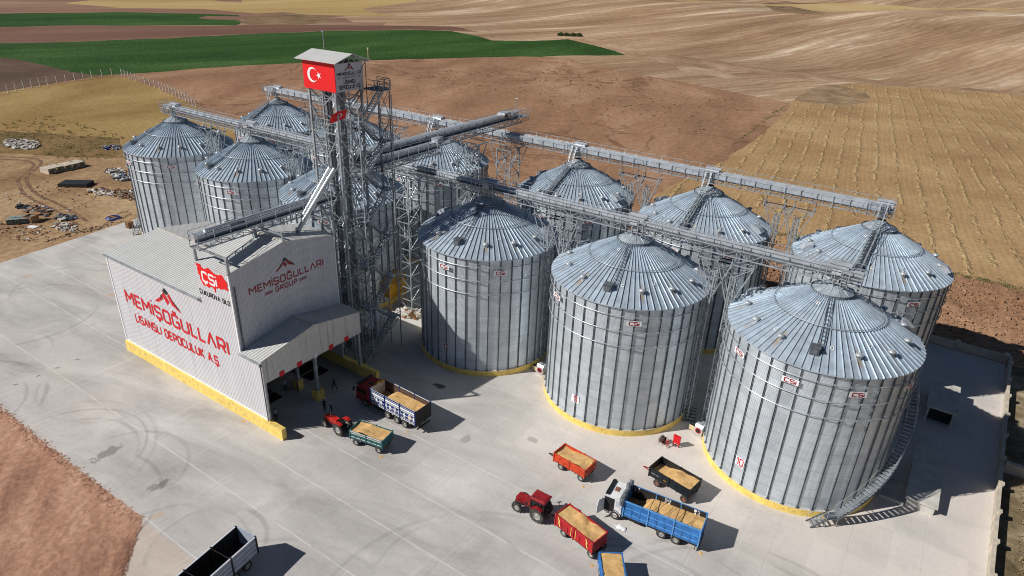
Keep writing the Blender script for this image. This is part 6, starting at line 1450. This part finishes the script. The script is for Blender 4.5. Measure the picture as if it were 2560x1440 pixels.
for _ in range(90):
    f=rn.random(); x=-22+f*12+rn.gauss(0,1.4); y=92-f*18+rn.gauss(0,1.6); clump(mb,x,y,0,.8,.22,9,rn,.2)
for _ in range(260):
    x=rn.uniform(-2,56); y=74.6-ssf(0,60,x)*0+rn.uniform(-.8,.8)-(0 if x>5 else .3*x); clump(mb,x,y,0,.5,.35,10,rn,.22)
for _ in range(70):
    f=rn.random(); clump(mb,-26+f*-5+rn.gauss(0,.5),160+f*90,0,.5,.4,8,rn,.3)
for _ in range(300):
    x=rn.uniform(-215,-150);y=rn.uniform(5,30); clump(mb,x,y,0,.6,.3,8,rn,.3)
o=mb.build('weed_tufts',M['leaf_dry']); tag(o,'low green weed tufts along field edges and on the bare soil','weeds',kind='stuff')
mb=MB(); rn=random.Random(3)
for _ in range(1500):
    x=rn.uniform(48.8,66); y=rn.uniform(-30,12); 
    clump(mb,x,y,0,.35,.25,4,rn,.22)
o=mb.build('dry_brush',leafmat('dry brush stalks',(.30,.22,.12))); tag(o,'dry yellow brush on the waste ground outside the right wall','brush',kind='stuff')
# earth clods behind the yard wall
mb=MB(); rn=random.Random(21)
for _ in range(5200):
    x=rn.uniform(-12,66); y=rn.uniform(42,73.5); s=rn.uniform(.06,.26)*(1 if rn.random()<.9 else 1.6)
    vs=[(x+s*rn.uniform(.6,1.2)*a,y+s*rn.uniform(.6,1.2)*b,(.0 if c<0 else s*rn.uniform(.6,1.1))) for a in (-1,1) for b in (-1,1) for c in (-1,1)]
    mb.add(vs,[(0,1,3,2),(4,6,7,5),(0,4,5,1),(2,3,7,6),(1,5,7,3)])
o=mb.build('earth_clods',TM['plough']); tag(o,'brown earth clods on the ploughed strip behind the yard','clods',kind='stuff')

# gravel along the edge of the red soil, grain spilled by the trailers
mb=MB(); rn=random.Random(31)
def stone(x,y,s):
    vs=[(x+s*rn.uniform(.5,1.2)*a,y+s*rn.uniform(.5,1.2)*b,(.0 if c<0 else s*rn.uniform(.3,.9))) for a in (-1,1) for b in (-1,1) for c in (-1,1)]
    mb.add(vs,[(0,1,3,2),(4,6,7,5),(0,4,5,1),(2,3,7,6),(1,5,7,3)])
for _ in range(1500):
    x=rn.uniform(-85,-23); stone(x,-48.15+(.22*abs(rn.gauss(0,1))*rn.choice((-1.6,1))),rn.uniform(.03,.10))
for _ in range(400):
    f=rn.random(); stone(-23.2+5.5*f+rn.gauss(0,.16),-47.7-4.9*f+rn.gauss(0,.16),rn.uniform(.03,.09))
o=mb.build('loose_gravel',TM['red_soil']); tag(o,'reddish loose gravel spilling over the edge of the concrete yard','gravel',kind='stuff')
mb=MB()
for cx,cy,r in ((15.6,-27.0,.2),(10.0,-18.4,.16),(20.6,-15.2,.2),(23.4,-19.6,.22),(-10.6,-27.6,.2),(-11.2,-22.6,.2),(-20.5,-30.6,.25),(-28,-32.6,.22)):
    n=14; ring=[(cx+r*rn.uniform(.5,1.5)*math.cos(2*PI*k/n),cy+r*rn.uniform(.4,1.3)*math.sin(2*PI*k/n),.004) for k in range(n)]
    b=len(mb.v); mb.v+=ring+[(cx,cy,.05)]; mb.f+=[(b+k,b+(k+1)%n,b+n) for k in range(n)]; mb.m+=[0]*n
    for _ in range(30): a=rn.uniform(0,2*PI); q=r*rn.uniform(1,6); stone(cx+q*math.cos(a),cy+q*math.sin(a),.03)
o=mb.build('spilled_grain',M['grain']); tag(o,'small patches of spilled wheat on the concrete near the vehicles','grain',kind='stuff')
